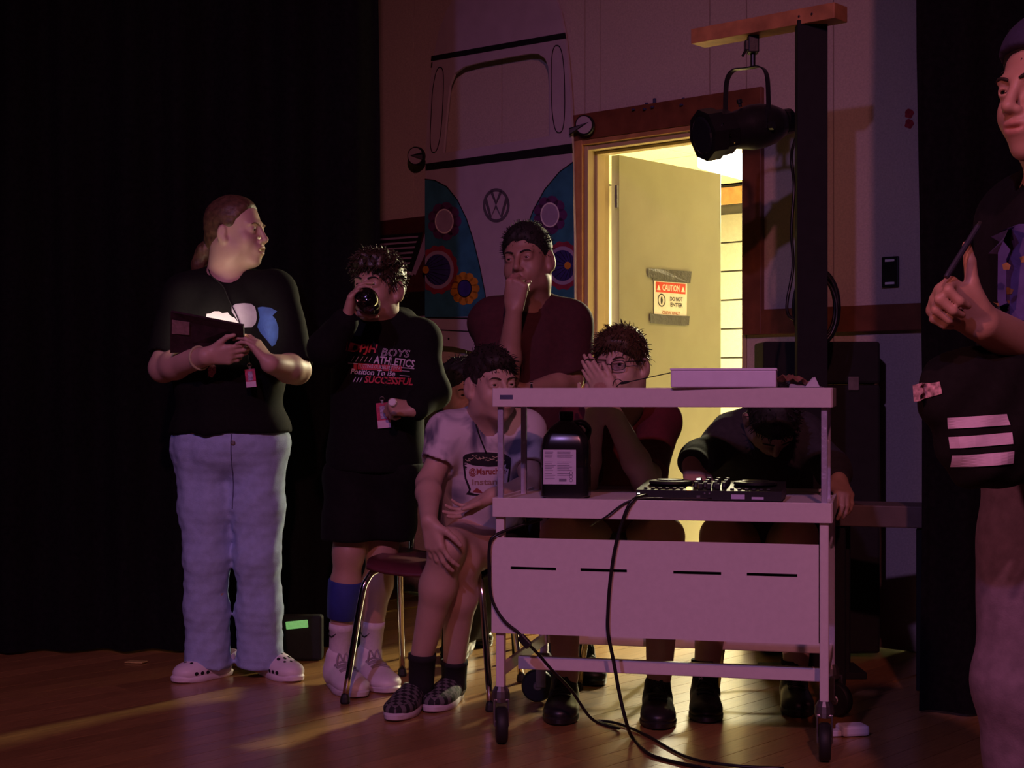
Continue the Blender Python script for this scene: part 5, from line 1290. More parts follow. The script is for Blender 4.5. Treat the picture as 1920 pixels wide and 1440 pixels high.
o = MB().torus(J['wrR']*.86+J['elR']*.14, nrm(J['wrR']-J['elR']), .037, .0045, 26, 6).build('wristband', mat('pale_band', (.45, .42, .24), .6, noise=(40, .1)), None, tuple(J['wrR']), True); tag(o, 'pale wristband on the forearm under the tablet', 'wristband')
# ---- boy in black hoodie drinking from a bottle
J = JJ(pelvis=(705, 862, 5.08), neck=(714, 618, 5.08), shR=(640, 640, 5.06), shL=(784, 640, 5.09), elR=(612, 652, 4.86), wrR=(650, 597, 4.80), elL=(812, 735, 5.02), wrL=(778, 768, 4.90),
       hipR=(668, 895, 5.08), hipL=(738, 895, 5.08), knR=(654, 1035, 5.03), knL=(716, 1030, 5.10), anR=(635, 1222, 5.07), anL=(693, 1218, 5.14))
S = (.130, .098, .128, .10, .138, .105)
h = dict(c=P(709, 543, 5.04), f=(-.42, -.90, .08), u=(0, -.06, 1), s=.955, look=(-.5, -.85, .05), ear=1.12)
drk, df = person('person in black graphic hoodie drinking from a bottle', J, S, h, 'warm',
   [dict(wrist=J['wrR'], fd=(.22, -.05, .95), pn=(.95, -.05, -.22), side='R', s=.85, curls=[(18, 30, 22), (24, 34, 24), (28, 36, 26), (32, 38, 28)], thumb=((.15, .25, .95), (.0, .15, 1.0), (.1, .0, 1.0))),
    dict(wrist=J['wrL'], fd=(-.95, -.15, .12), pn=(-.10, .75, -.65), side='L', s=.88, curls=[(70, 85, 45), (72, 85, 45), (75, 85, 45), (78, 85, 45)], thumb=((.7, .5, .45), (.75, -.1, .6), (.5, -.6, .6)))],
   tuple(fl0(680, 1290)), (.043, .034, .024), (.072, .050, .047, .031), .047, (.012, .008, .006))
m_dh = mat('hair_dark_curly', (0.040, 0.025, 0.014), .42, noise=(90, .4), bump=(120, .4))
hair(h, drk, m_dh, .014, (.088, .050), (.72, -.69), tufts=800, tl=(.014, .028), flow=(0, .35, -.55), noise=.006, nscale=85, seed=8, fringe=260, fl_len=(.014, .030), extra=[((0, .02, .095), (.078, .082, .040), .02), ((0, .062, .070), (.066, .034, .032), .02)], back=-.03, sides=.002, tr=.002)
# hoodie: long sleeves, hood lying on the shoulders
m_hood = m_blackcloth
sd = Sdf(); rt, fw, up = frame(J); torso(sd, J, S, .026, .05)
for s_, r_ in (('R', (.064, .056, .042)), ('L', (.062, .056, .044))):
    a, b, c = J['sh'+s_], J['el'+s_], J['wr'+s_]; sd.cone(a, b, r_[0], r_[1], .03); sd.cone(b, b*.12+c*.88, r_[1], r_[2], .03)
sd.cone(J['pelvis']+up*.05, J['pelvis']-up*.03, .10, .11, .06); sd.plane(P(705, 884, 5.05), -up)
n = J['neck']; 
for x in (-1, 1): sd.chain([n-fw*.085+up*.03, n+rt*.075*x-fw*.035+up*.035, n+rt*.062*x+fw*.035+up*.01, n+rt*.02*x+fw*.075-up*.025], [.040, .036, .030, .022], .025)
sd.wrinkle(waves(4, 22, .004, (1, 1, .7))); sd.cone(n+up*.0+fw*.025, n+up*.14+fw*.01, .050, .060, .006, '-')
hd, hf_ = garment(sd, 'hoodie', m_hood, drk, .0065)
sd = Sdf(); torso(sd, J, S, .018, .05)
for s_ in 'RL': sd.cone(J['hip'+s_], J['hip'+s_]*.08+J['kn'+s_]*.92, .105, .094, .03)
sd.plane(P(705, 870, 5.08), (0, 0, 1)); sd.plane(P(705, 1013, 5.06), (0, 0, -1)); sd.wrinkle(waves(9, 26, .006)); garment(sd, 'shorts', m_blackcloth, drk, .008)
m_swhite = mat('white_sneaker', (0.70, 0.62, 0.68), .5, noise=(40, .04)); m_lace = mat('grey_white_rubber', (0.60, 0.53, 0.58), .6, noise=(60, .05)); m_sock = mat('white_sock', (0.66, 0.58, 0.64), .85, noise=(90, .06), bump=(300, .3))
for s_, hl, te, sx in (('R', fl0(624, 1273), fl0(681, 1305), 0), ('L', fl0(690, 1269), fl0(746, 1298), 0)):
    a = J['an'+s_]; kn = J['kn'+s_]; fv_ = nrm([.42, -.9]); shoe(drk, a[:2]-fv_*.068, a[:2]+fv_*.215, .112, 'sneaker', m_swhite, m_lace, .092)
    top_ = kn*.29+a*.71; bt = np.array([a[0], a[1], .055]); so = sock(drk, bt, top_, .036, .0385, m_sock)
    c = P(624 if s_ == 'R' else 686, 1189, a[1]-.043); sw = [(-.020, .006), (-.015, -.003), (-.006, -.006), (.004, -.002), (.020, .006), (.004, -.006), (-.006, -.0105), (-.016, -.008), (-.021, .0)]
    V = []
    for x, z in sw: 
        px_ = c[0]+x*.85; dx = px_-((bt[0]+top_[0])/2); V.append((px_, (bt[1]+top_[1])/2-math.sqrt(max(1e-6, .0415**2-dx*dx)), c[2]+z*1.2))
    V2, F2 = curve_mesh([[(v[0], v[2]) for v in V]], 0); tcx = (bt[0]+top_[0])/2
    link_mesh('swoosh', [(v[0], (bt[1]+top_[1])/2-math.sqrt(max(1e-6, .0412**2-(v[0]-tcx)**2)), v[1]) for v in V2], F2, m_ink, so)
k0, k1 = J['knR']*.72+J['anR']*.28, J['knR']*.34+J['anR']*.66; MB().lathe(k1, k0, [(0, .047), (.02, .0505), (.5, .0555), (.97, .058), (1, .056)], 22).build('calf_wrap', mat('blue_wrap', (0.02, 0.035, 0.22), .7, noise=(40, .1)), drk, smooth=True)
# graphic lettering on the hoodie front
m_tr = mat('hoodie_red', (0.50, 0.045, 0.07), .7, noise=(60, .1)); m_tw = mat('hoodie_white', (0.62, 0.54, 0.66), .7, noise=(60, .05))
def htext(body, px0, px1, py, hpx, m, sl=.07, shear=.25, bold=.0, outline=None, name='lettering'):
    Y = 4.93; k = Y/F; V, Fc = text_mesh(body, hpx*k*1.35, shear, bold, (px1-px0)*k, outline)
    if outline: V = V[:, :2]; V = np.c_[V, np.zeros(len(V))]
    return decal(hf_, name, V, Fc, P(px0, py, Y), nrm((1, 0, -sl)), (0, 0, 1), (0, 1, 0), m, hd, .004)
htext('DPJH', 655, 707, 664, 16, m_tr, .05, bold=.0012); htext('BOYS', 713, 767, 667, 15, m_tw, .06, outline=.0007)
htext('/ / / / /', 656, 697, 677, 10, m_tw, .03); htext('ATHLETICS', 699, 776, 681, 15, m_tw, .11, bold=.0008)
def hbar(px0, px1, py, hp, m, sl, nm):
    Y = 4.93; k = Y/F; L = (px1-px0)*k; V, Fc = curve_mesh([[(0, 0), (L, 0), (L, hp*k), (0, hp*k)]], 0, 4); return decal(hf_, nm, V, Fc, P(px0, py, Y), nrm((1, 0, -sl)), (0, 0, 1), (0, 1, 0), m, hd, .0015)
hbar(650, 775, 681, 1.6, m_tw, .085, 'underline'); hbar(661, 667, 693, 11, m_tr, .06, 'red_bar'); hbar(669, 752, 692, 11.5, m_tr, .06, 'red_bar')
htext('PUTTING OURSELVES IN A', 671, 749, 689, 7, m_tw, .06, name='lettering').location = (0, -.0008, 0)
htext('Position To Be', 655, 740, 701, 10.5, m_tw, .055, bold=.0006); hbar(727, 748, 709, 1.2, m_tw, .02, 'box_line'); hbar(748, 766, 695, 1.2, m_tw, .08, 'box_line'); hbar(748, 766, 704, 1.2, m_tw, .08, 'box_line')
htext('/ / /', 660, 679, 716, 9, m_tw, .03, bold=.0006); htext('SUCCESSFUL', 682, 772, 718, 13.5, m_tr, .05, bold=.0010)
cd_ = [P(697, 628, 4.99), P(700, 640, 4.96)]+list(hf_.project(np.array([P(a, b, 4.9) for a, b in ((706, 665), (716, 700), (721, 724))]), (0, 1, 0), .003))
cd2 = list(hf_.project(np.array([P(a, b, 4.9) for a, b in ((721, 724), (727, 700), (733, 668), (737, 640))]), (0, 1, 0), .003)); yb = cd_[-1][1]
badge('red badge with photo on a lanyard over the graphic hoodie', cd_+cd2[1:], P(719, 779, yb-.004), m_bf, m_bl, .0215, .041, .09)
# bottle and its cap
bt0, bt1 = P(700, 584, 4.935), P(686, 559, 4.755)
bo = thing('soda_bottle', 'small clear bottle of dark drink tipped up at the mouth of the hoodie wearer', 'bottle', tuple(bt0))
m_glass = mat('clear_bottle', (0.85, 0.82, 0.84), .04, trans=1.0, noise=(5, .01)); m_cola = mat('dark_drink', (0.018, 0.008, 0.006), .06, noise=(10, .2))
o = MB().lathe(bt0, bt1, [(0, .012), (.02, .014), (.14, .014), (.16, .016), (.34, .032), (.42, .036), (.92, .037), (.97, .035), (1, .027), (.985, .010)], 24).build('shell', m_glass, bo); shade_auto(o)
o = MB().lathe(bt0*.62+bt1*.38, bt0*.03+bt1*.97, [(0, .031), (.1, .0335), (.9, .0345), (1, .028)], 22).build('drink', m_cola, bo); shade_auto(o)
for k in range(5):
    a = 2*math.pi*k/5; ax_ = nrm(bt1-bt0); u_ = nrm(np.cross(ax_, [0, 0, 1.])); v_ = np.cross(u_, ax_); p = bt1+u_*.018*math.cos(a)+v_*.018*math.sin(a); MB().lathe(p-ax_*.004, p+ax_*.005, [(0, .008), (.7, .008), (1, .004)], 10).build('base_lobe', m_glass, bo, smooth=True)
cpn = P(738, 757, 4.795); o = MB().lathe(cpn, cpn+np.array([-.004, -.014, .006]), [(0, .013), (.8, .0135), (1, .011)], 18).build('bottle_cap', m_white, None, tuple(cpn)); tag(o, 'white bottle cap pinched in the fist beside the badge', 'bottle cap')

# ---- boy in maroon shirt, fist at his mouth
J = JJ(pelvis=(998, 885, 5.10), neck=(992, 580, 5.07), shR=(922, 606, 5.06), shL=(1066, 606, 5.10), elR=(950, 706, 4.88), wrR=(964, 582, 4.84), elL=(1072, 712, 5.04), wrL=(985, 735, 4.90),
       hipR=(975, 915, 5.10), hipL=(1030, 915, 5.12), knR=(1020, 1090, 5.12), knL=(1060, 1090, 5.16), anR=(1052, 1240, 5.14), anL=(1078, 1240, 5.22))
S = (.140, .10, .135, .10, .14, .11)
h = dict(c=P(989, 491, 5.02), f=(-.36, -.93, -.02), u=(-.10, 0, 1), s=.985, look=(-.6, -.8, .0), lids=.0026, ear=1.08)
thk, tf = person('person in maroon t-shirt standing with a fist at the mouth', J, S, h, 'tan',
   [dict(wrist=J['wrR'], fd=(.12, -.05, .98), pn=(.25, .93, .1), side='R', s=1.02, curls=[(62, 85, 40), (66, 85, 40), (70, 85, 40), (74, 85, 40)], thumb=((.7, -.2, .7), (.75, -.5, .3), (.6, -.7, .2))),
    dict(wrist=J['wrL'], fd=(-.97, .05, -.05), pn=(.0, .95, -.2), side='L', s=.9, curls=[(15, 20, 15)]*4)],
   tuple(fl0(1060, 1284)), (.044, .037, .026), (.075, .052, .05, .034), .052, (.015, .01, .008))
m_bh = mat('hair_black', (0.010, 0.008, 0.007), .7, noise=(90, .3), bump=(140, .4))
hair(h, thk, m_bh, .012, (.078, .060), (.74, -.67), tufts=500, tl=(.010, .018), flow=(0, .4, .1), noise=.002, nscale=120, seed=3, back=-.045, tr=.0012, fringe=160, fl_len=(.006, .012))
m_maro = mat('maroon_cotton', (0.055, 0.010, 0.013), .85, noise=(60, .15), bump=(300, .15))
tee(thk, J, S, m_maro, .020, P(998, 860, 5.1), (.80, .92), (.064, .068), wseed=6, neck=.056)
m_dpant = mat('charcoal_trousers', (0.014, 0.013, 0.016), .85, noise=(60, .2))
def trousers(par, J, S, m, rad, top_, bottom=None, e=.014, seed=5, step=.008, name='trousers', short=None):
    sd = Sdf(); torso(sd, J, S, e, .05)
    for s_ in 'RL':
        hp, kn, a = J['hip'+s_], J['kn'+s_], J['an'+s_]
        if short is None: sd.chain([hp, kn, a], rad, .03)
        else: sd.cone(hp, hp*(1-short)+kn*short, rad[0], rad[1], .03)
    rt, fw, up = frame(J); sd.plane(top_, up)
    if short is not None:
        for s_ in 'RL': hp, kn = J['hip'+s_], J['kn'+s_]; p = hp*(1-short)+kn*short; d = nrm(kn-hp); sd.cone(p-d*.03, p+d*.12, rad[1]-.012, rad[1]-.008, .004, '-')
    sd.wrinkle(waves(seed, 26, .005)); return garment(sd, name, m, par, step)
trousers(thk, J, S, m_dpant, (.088, .068, .052), P(998, 870, 5.1))
m_dshoe = mat('black_shoe', (0.012, 0.011, 0.012), .4, noise=(30, .2))
shoe(thk, J['anR'][:2]+np.array([0, .05]), J['anR'][:2]+np.array([-.03, -.17]), .095, 'sneaker', m_dshoe, m_dshoe); shoe(thk, J['anL'][:2]+np.array([.02, .05]), J['anL'][:2]+np.array([.07, -.15]), .095, 'sneaker', m_dshoe, m_dshoe)

# ---- boy in tie-dye shirt on the chair
J = JJ(pelvis=(905, 1000, 5.02), neck=(908, 795, 4.87), shR=(846, 815, 4.85), shL=(976, 815, 4.92), elR=(803, 905, 4.76), wrR=(804, 976, 4.555), elL=(1000, 915, 4.80), wrL=(922, 930, 4.66),
       hipR=(878, 1012, 4.98), hipL=(935, 1012, 5.02), knR=(838, 1025, 4.60), knL=(868, 1050, 4.70), anR=(789, 1238, 4.73), anL=(851, 1250, 4.84))
S = (.122, .092, .12, .095, .13, .105)
h = dict(c=P(921, 724, 4.80), f=(.46, -.885, -.03), u=(-.04, 0, 1), s=.945, look=(.55, -.83, .0), ear=1.1)
tie, tif = person('person in tie-dye t-shirt seated with one knee over the other', J, S, h, 'fair',
   [dict(wrist=J['wrR'], fd=(.22, -.10, -.96), pn=(.62, .76, -.1), side='R', s=.96, splay=.16, curls=[(16, 20, 12), (14, 22, 14), (16, 24, 14), (20, 26, 16)], thumb=((.6, .8, .1), (.75, .5, .3), (.85, .3, .35))),
    dict(wrist=J['wrL'], fd=(-.86, -.05, -.48), pn=(-.20, -.35, .90), side='L', s=.9, splay=.10, curls=[(10, 18, 14), (14, 22, 16), (18, 26, 18), (22, 30, 20)], thumb=((.7, .6, .4), (.85, .35, .3), (.9, .2, .3)))],
   tuple(fl0(850, 1330)), (.042, .036, .025), (.074, .054, .052, .034), .048, (.045, .026, .016), toes=None)
m_th = mat('hair_dark_brown', (0.018, 0.011, 0.009), .65, noise=(90, .3), bump=(140, .4))
hair(h, tie, m_th, .013, (.082, .056), (.72, -.69), tufts=420, tl=(.014, .026), flow=(0, .7, -.15), noise=.003, nscale=110, seed=12, back=-.04, tr=.0014, fringe=220, fl_len=(.012, .026), fdir=-.6, extra=[((0, .055, .082), (.052, .040, .026), .02)])
m_tie = mat('tie_dye', (0.62, 0.55, 0.60), .85, noise=(9, .1), bump=(300, .15))
_nt = m_tie.node_tree; _r = [n for n in _nt.nodes if n.type == 'VALTORGB'][0]; _n = [n for n in _nt.nodes if n.type == 'TEX_NOISE' and n.outputs['Fac'].links and n.outputs['Fac'].links[0].to_node == _r][0]
_n.inputs['Scale'].default_value = 7.5; _n.inputs['Detail'].default_value = 3; _n.inputs['Distortion'].default_value = .8
_r.color_ramp.elements[0].position = .36; _r.color_ramp.elements[0].color = (.10, .10, .16, 1); _r.color_ramp.elements[1].position = .52; _r.color_ramp.elements[1].color = (.64, .57, .62, 1)
ts, tsf = tee(tie, J, S, m_tie, .020, P(905, 990, 5.0), (.60, .60), (.060, .062), wseed=14, neck=.052)
trousers(tie, J, S, mat('navy_shorts', (0.016, 0.014, 0.022), .85, noise=(60, .2)), (.092, .084, 0), P(905, 965, 5.0), short=.66, name='shorts')
m_chk = mat('checker_canvas', (0.03, 0.03, 0.033), .8, noise=(30, .1))
_nt = m_chk.node_tree; ck = _nt.nodes.new('ShaderNodeTexChecker'); ck.inputs['Scale'].default_value = 62; ck.inputs['Color1'].default_value = (.012, .012, .014, 1); ck.inputs['Color2'].default_value = (.13, .115, .125, 1)
_tc = [n for n in _nt.nodes if n.type == 'TEX_COORD'][0]; _mp = _nt.nodes.new('ShaderNodeMapping'); _mp.inputs['Rotation'].default_value = (0, 0, .75); _mp.inputs['Scale'].default_value = (1, 1, .35)
_nt.links.new(_tc.outputs['Object'], _mp.inputs['Vector']); _nt.links.new(_mp.outputs['Vector'], ck.inputs['Vector']); _nt.links.new(ck.outputs['Color'], _nt.nodes['Principled BSDF'].inputs['Base Color'])
m_vs = mat('white_rubber', (0.64, 0.57, 0.62), .6, noise=(60, .05)); m_bs = mat('black_sock', (0.009, 0.008, 0.009), .9, noise=(60, .2))
shoe(tie, fl0(788, 1318)[:2], fl0(735, 1354)[:2], .098, 'slip', m_chk, m_vs, .075); shoe(tie, fl0(860, 1305)[:2], fl0(806, 1338)[:2], .098, 'slip', m_chk, m_vs, .075)

for s_ in 'RL': a = J['an'+s_]; kn = J['kn'+s_]; sock(tie, np.array([a[0], a[1]+.005, .04]), a*.94+kn*.06, .040, .0415, m_bs)
# cup-of-noodles print
m_pk = mat('print_ink', (0.012, 0.010, 0.014), .7, noise=(60, .1)); m_pw = mat('print_cupwhite', (.66, .58, .66), .7, noise=(40, .04)); m_pn = mat('print_noodle', (.55, .46, .32), .7, noise=(60, .1)); m_pr = mat('print_brick', (.30, .06, .05), .7, noise=(60, .1))
print_poly(tsf, 'cup_outline', [(867, 858), (872, 853), (890, 849), (915, 849), (945, 852), (958, 860), (958, 872), (952, 928), (930, 934), (884, 932), (872, 930), (878, 922), (870, 900), (867, 875)], m_pk, ts, 4.75, .0015)
print_poly(tsf, 'cup_body', [(870, 868), (885, 874), (915, 877), (940, 876), (955, 870), (949, 925), (930, 931), (890, 929), (880, 926), (882, 920), (873, 898)], m_pw, ts, 4.75, .0022)
rg = random.Random(6)
for i in range(11):
    x, y = 876+i*6.5, 861+rg.uniform(-5, 6); a = rg.uniform(-.8, .8); pts = [(x+6*t*math.cos(a)+1.4*math.sin(t*4), y+6*t*math.sin(a)*.6+1.2*math.cos(t*5)) for t in np.linspace(-1, 1, 7)]
    W = tsf.project(np.array([P(*p, 4.75) for p in pts]), (0, 1, 0), .0022); MB().tube(W, .0013, 5).build('noodle', m_pn, ts)
def ttext(body, px0, px1, py, hpx, m, sl=-.02, bold=.0006):
    Y = 4.75; k = Y/F; V, Fc = text_mesh(body, hpx*k*1.3, .0, bold, (px1-px0)*k); return decal(tsf, 'lettering', V, Fc, P(px0, py, Y), nrm((1, 0, -sl)), (0, 0, 1), (0, 1, 0), m, ts, .003)
ttext('@Maruchan', 878, 948, 896, 13, m_pr); ttext('instant', 884, 940, 912, 12, mat('print_tan', (.34, .20, .17), .7, noise=(60, .1)))
print_poly(tsf, 'red_flash', [(884, 926), (893, 917), (900, 922), (906, 928)], m_pr, ts, 4.75, .003)
cdp = [P(889, 785, 4.86)]+list(tsf.project(np.array([P(a, b, 4.7) for a, b in ((892, 800), (900, 824), (911, 852))]), (0, 1, 0), .003))
o = MB().tube(spline(cdp, 5), .0022, 6).build('neck_cord', m_black, None, tuple(cdp[-1]), True); tag(o, 'thin black cord around the neck over the tie-dye shirt', 'cord')

# ---- boy with glasses behind the cart, hands over his mouth
J = JJ(pelvis=(1162, 1005, 5.18), neck=(1168, 768, 5.00), shR=(1092, 792, 4.98), shL=(1232, 792, 5.00), elR=(1094, 905, 4.74), wrR=(1118, 762, 4.67), elL=(1212, 905, 4.68), wrL=(1142, 762, 4.66),
       hipR=(1122, 1010, 5.14), hipL=(1204, 1010, 5.14), knR=(1050, 1005, 4.74), knL=(1246, 1005, 4.72), anR=(1062, 1268, 4.66), anL=(1236, 1268, 4.60))
S = (.138, .10, .135, .105, .145, .115)
h = dict(c=P(1165, 688, 4.80), f=(-.45, -.89, -.03), u=(-.08, 0, 1), s=.965, look=(-.5, -.86, -.05), ear=1.1, lids=.0045)
gla, glf = person('person with glasses and maroon shirt seated behind the cart covering the mouth', J, S, h, 'fair',
   [dict(wrist=P(1150, 752, 4.645), fd=(-.60, .12, .78), pn=(.42, .90, .15), side='L', s=.93, curls=[(6, 10, 8)]*4, splay=.0, thumb=((.85, .4, .1), (.95, .15, .2), (.95, .05, .2))),
    dict(wrist=P(1116, 775, 4.67), fd=(.0, .08, .98), pn=(.40, .92, .05), side='R', s=.9, curls=[(10, 14, 10)]*4, splay=.02)],
   tuple(fl0(1150, 1340)), (.046, .041, .028), (.08, .058, .056, .038), .052, (.05, .026, .014))
m_glh = mat('hair_light_brown', (0.075, 0.040, 0.020), .45, noise=(90, .3), bump=(140, .4))
hair(h, gla, m_glh, .014, (.084, .050), (.70, -.71), tufts=800, tl=(.016, .030), flow=(.1, .75, -.35), noise=.003, nscale=100, seed=21, back=-.04, tr=.0014, fringe=200, fl_len=(.012, .024), fdir=.1, sides=.004, extra=[((0, .06, .070), (.060, .036, .028), .02)])
tee(gla, J, S, mat('dark_red_cotton', (0.10, 0.010, 0.014), .85, noise=(60, .15), bump=(300, .15)), .020, P(1162, 985, 5.15), (.86, .86), (.062, .066), wseed=24, neck=.056)
trousers(gla, J, S, mat('grey_shorts', (0.10, 0.10, 0.095), .85, noise=(60, .15)), (.094, .082, 0), P(1162, 965, 5.15), short=.94, name='shorts')
for s_ in 'RL':
    a = J['an'+s_][:2]; dv = np.array([-.03, -.19]) if s_ == 'R' else np.array([-.02, -.19]); shoe(gla, a+np.array([0, .06]), a+dv, .105, 'sneaker', m_dshoe, m_dshoe, .085); 
# spectacles
q = h['q']; sp_ = thing('spectacles', 'thin dark framed spectacles on the boy behind the cart', 'glasses', tuple(q(0, .105, .008)))
m_fr = mat('dark_frame', (0.012, 0.010, 0.014), .35, .6, noise=(60, .1)); m_lens = bpy.data.materials.new('lens_clear'); m_lens.use_nodes = True; _nt = m_lens.node_tree
for _x in list(_nt.nodes): _nt.nodes.remove(_x)
_o = _nt.nodes.new('ShaderNodeOutputMaterial'); _mx = _nt.nodes.new('ShaderNodeMixShader'); _t = _nt.nodes.new('ShaderNodeBsdfTransparent'); _g = _nt.nodes.new('ShaderNodeBsdfGlossy'); _fr = _nt.nodes.new('ShaderNodeFresnel')
_g.inputs['Roughness'].default_value = .05; _fr.inputs['IOR'].default_value = 1.5; _t.inputs['Color'].default_value = (.93, .93, .97, 1)
_nt.links.new(_fr.outputs[0], _mx.inputs[0]); _nt.links.new(_t.outputs[0], _mx.inputs[1]); _nt.links.new(_g.outputs[0], _mx.inputs[2]); _nt.links.new(_mx.outputs[0], _o.inputs[0])
for x in (-1, 1):
    L_ = [(x*(.032+.0235*math.copysign(abs(math.cos(a))**.6, math.cos(a))), .103-.004*abs(math.cos(a))*(1 if math.cos(a) > 0 else .2), .004+.0150*math.copysign(abs(math.sin(a))**.7, math.sin(a))) for a in [2*math.pi*i/28 for i in range(28)]]
    MB().tube([q(*p) for p in L_], .0012, 6, closed=True).build('rim', m_fr, sp_, smooth=True)
    V = [q(*p) for p in L_]; V2 = [v+h['R'][1]*.0012 for v in V]; link_mesh('lens', V+V2, [tuple(range(28)), tuple(range(55, 27, -1))]+[(i, 28+i, 28+(i+1) % 28, (i+1) % 28) for i in range(28)], m_lens, sp_)
    MB().tube(spline([q(x*.0555, .100, .013), q(x*.070, .085, .014), q(x*.081, .03, .012), q(x*.083, -.008, .012), q(x*.080, -.022, .0)], 5), .0017, 6).build('temple', m_fr, sp_, smooth=True)
    MB().tube(spline([q(x*.010, .104, .0), q(x*.009, .100, -.010), q(x*.012, .098, -.014)], 4), .0008, 5).build('nose_pad', m_fr, sp_)
MB().tube(spline([q(-.0085, .1035, .008), q(0, .106, .011), q(.0085, .1035, .008)], 5), .0013, 6).build('bridge', m_fr, sp_)

# ---- hunched person working the controller
J = JJ(pelvis=(1428, 1005, 5.08), neck=(1425, 812, 4.88), shR=(1368, 822, 4.86), shL=(1498, 818, 4.90), elR=(1308, 862, 4.70), wrR=(1296, 872, 4.50), elL=(1560, 880, 4.76), wrL=(1572, 900, 4.54),
       hipR=(1395, 1010, 5.04), hipL=(1468, 1010, 5.04), knR=(1350, 1005, 4.68), knL=(1496, 1005, 4.72), anR=(1324, 1262, 4.68), anL=(1492, 1262, 4.76))
S = (.145, .105, .14, .11, .15, .12)
h = dict(c=P(1446, 785, 4.72), f=(.12, -.28, -.95), u=(.05, -.95, .28), s=.96, look=(.1, -.5, -.85), lids=.002)
djp, djf = person('person in dark grey hoodie hunched over the controller under the top shelf', J, S, h, 'warm',
   [dict(wrist=J['wrR'], fd=(.05, -.70, -.55), pn=(.1, .35, -.93), side='R', s=.9, curls=[(30, 35, 20)]*4, thumb=((.6, .7, .3), (.7, .3, .6), (.7, .1, .7))),
    dict(wrist=J['wrL'], fd=(.05, -.85, -.50), pn=(-.3, .40, -.87), side='L', s=.9, curls=[(25, 40, 30)]*4)],
   tuple(fl0(1420, 1330)), (.045, .038, .027), (.08, .058, .055, .037), .052)
hair(h, djp, m_bh, .014, (.080, .055), (.72, -.69), tufts=300, tl=(.014, .026), noise=.003, seed=31, back=-.045)
sd = Sdf(); torso(sd, J, S, .026, .05); rt, fw, up = frame(J)
for s_ in 'RL': a, b, c = J['sh'+s_], J['el'+s_], J['wr'+s_]; sd.cone(a, b, .064, .054, .03); sd.cone(b, b*.10+c*.90, .054, .041, .03)
sd.cone(J['neck']+up*.0+fw*.02, J['neck']+up*.10+fw*.05, .052, .06, .006, '-'); sd.plane(P(1428, 990, 5.05), -up); sd.wrinkle(waves(33, 24, .008)); garment(sd, 'hoodie', mat('charcoal_fleece', (0.030, 0.027, 0.031), .9, noise=(60, .2), bump=(300, .2)), djp)
trousers(djp, J, S, mat('dark_olive_trousers', (0.035, 0.035, 0.030), .85, noise=(60, .2)), (.094, .082, 0), P(1428, 965, 5.05), short=.95, name='shorts')
for s_ in 'RL':
    a = J['an'+s_]; bt = np.array([a[0], a[1], .05]); so = sock(djp, bt, P(1322 if s_ == 'R' else 1490, 1236, a[1]), .040, .041, m_bs); shoe(djp, a[:2]+np.array([0, .06]), a[:2]+np.array([-.02, -.18]), .10, 'sneaker', m_dshoe, m_dshoe, .08)
    if s_ == 'R':
        V, Fc = text_mesh('SOX', .030, 0, .001, .034); link_mesh('lettering', [(a[0]-.0435+.002*math.cos(v[1]*40)*0+.004, 0, 0) if False else (a[0]-.016+.0*v[0]-v[1]*.5, a[1]-.0425+.006*abs(v[1]), .105+v[0]) for v in V], Fc, m_tw, so)

# ---- person in dark clothes behind the chair
J = JJ(pelvis=(885, 952, 5.66), neck=(878, 800, 5.54), shR=(820, 812, 5.52), shL=(938, 812, 5.54), elR=(818, 870, 5.42), wrR=(808, 828, 5.28), elL=(940, 890, 5.42), wrL=(900, 900, 5.30),
       hipR=(868, 957, 5.62), hipL=(910, 957, 5.62), knR=(880, 985, 5.36), knL=(922, 985, 5.36), anR=(872, 1175, 5.50), anL=(895, 1165, 5.56))
S = (.135, .10, .13, .105, .14, .11)
h = dict(c=P(868, 740, 5.50), f=(.35, -.93, -.1), s=.95, look=(.4, -.9, 0))
bhd, bhf = person('person in dark hooded clothes seated behind the tie-dye shirt boy', J, S, h, 'warm',
   [dict(wrist=J['wrR'], fd=(.05, -.3, .7), pn=(.3, .8, .3), side='R', s=.9, curls=[(60, 70, 40)]*4), dict(wrist=J['wrL'], fd=(-.8, -.4, -.1), pn=(0, .3, -.9), side='L', s=.9)], tuple(fl0(860, 1230)), fine=.005)
hair(h, bhd, m_bh, .02, (.078, .055), (.72, -.69), tufts=200, noise=.004, seed=41, back=-.06, ears=False, sides=.008)
sd = Sdf(); torso(sd, J, S, .026, .05)
for s_ in 'RL': a, b, c = J['sh'+s_], J['el'+s_], J['wr'+s_]; sd.cone(a, b, .062, .054, .03); sd.cone(b, b*.1+c*.9, .054, .040, .03)
sd.cone(J['neck']+[0, -.03, .0], J['neck']+[0, -.03, .12], .05, .06, .006, '-'); sd.wrinkle(waves(43, 24, .006)); garment(sd, 'jacket', mat('dark_grey_jacket', (0.045, 0.040, 0.042), .9, noise=(60, .2)), bhd, .008)
trousers(bhd, J, S, m_dpant, (.09, .07, .06), P(862, 925, 5.7))
shoe(bhd, fl0(878, 1222)[:2], fl0(838, 1240)[:2], .10, 'sneaker', m_blackgloss, m_blackgloss); shoe(bhd, fl0(880, 1205)[:2], fl0(912, 1214)[:2], .10, 'sneaker', m_blackgloss, m_blackgloss)
st_ = thing('folding_stool', 'low dark stool under the person behind the chair', 'stool', (J['pelvis'][0], 5.69, 0)); c = np.array([J['pelvis'][0]+.03, 5.69, 0]); zs_ = J['pelvis'][2]-.13
MB().frame_box(c+[0, 0, zs_-.015], (.14, 0, 0), (0, .14, 0), (0, 0, .015), 0, .008).build('seat', m_seatd, st_)
for a in (-1, 1):
    for b in (-1, 1): MB().tube([c+[a*.11, b*.11, zs_-.03], c+[a*.13, b*.13, .005]], .011, 8).build('leg', m_black, st_)
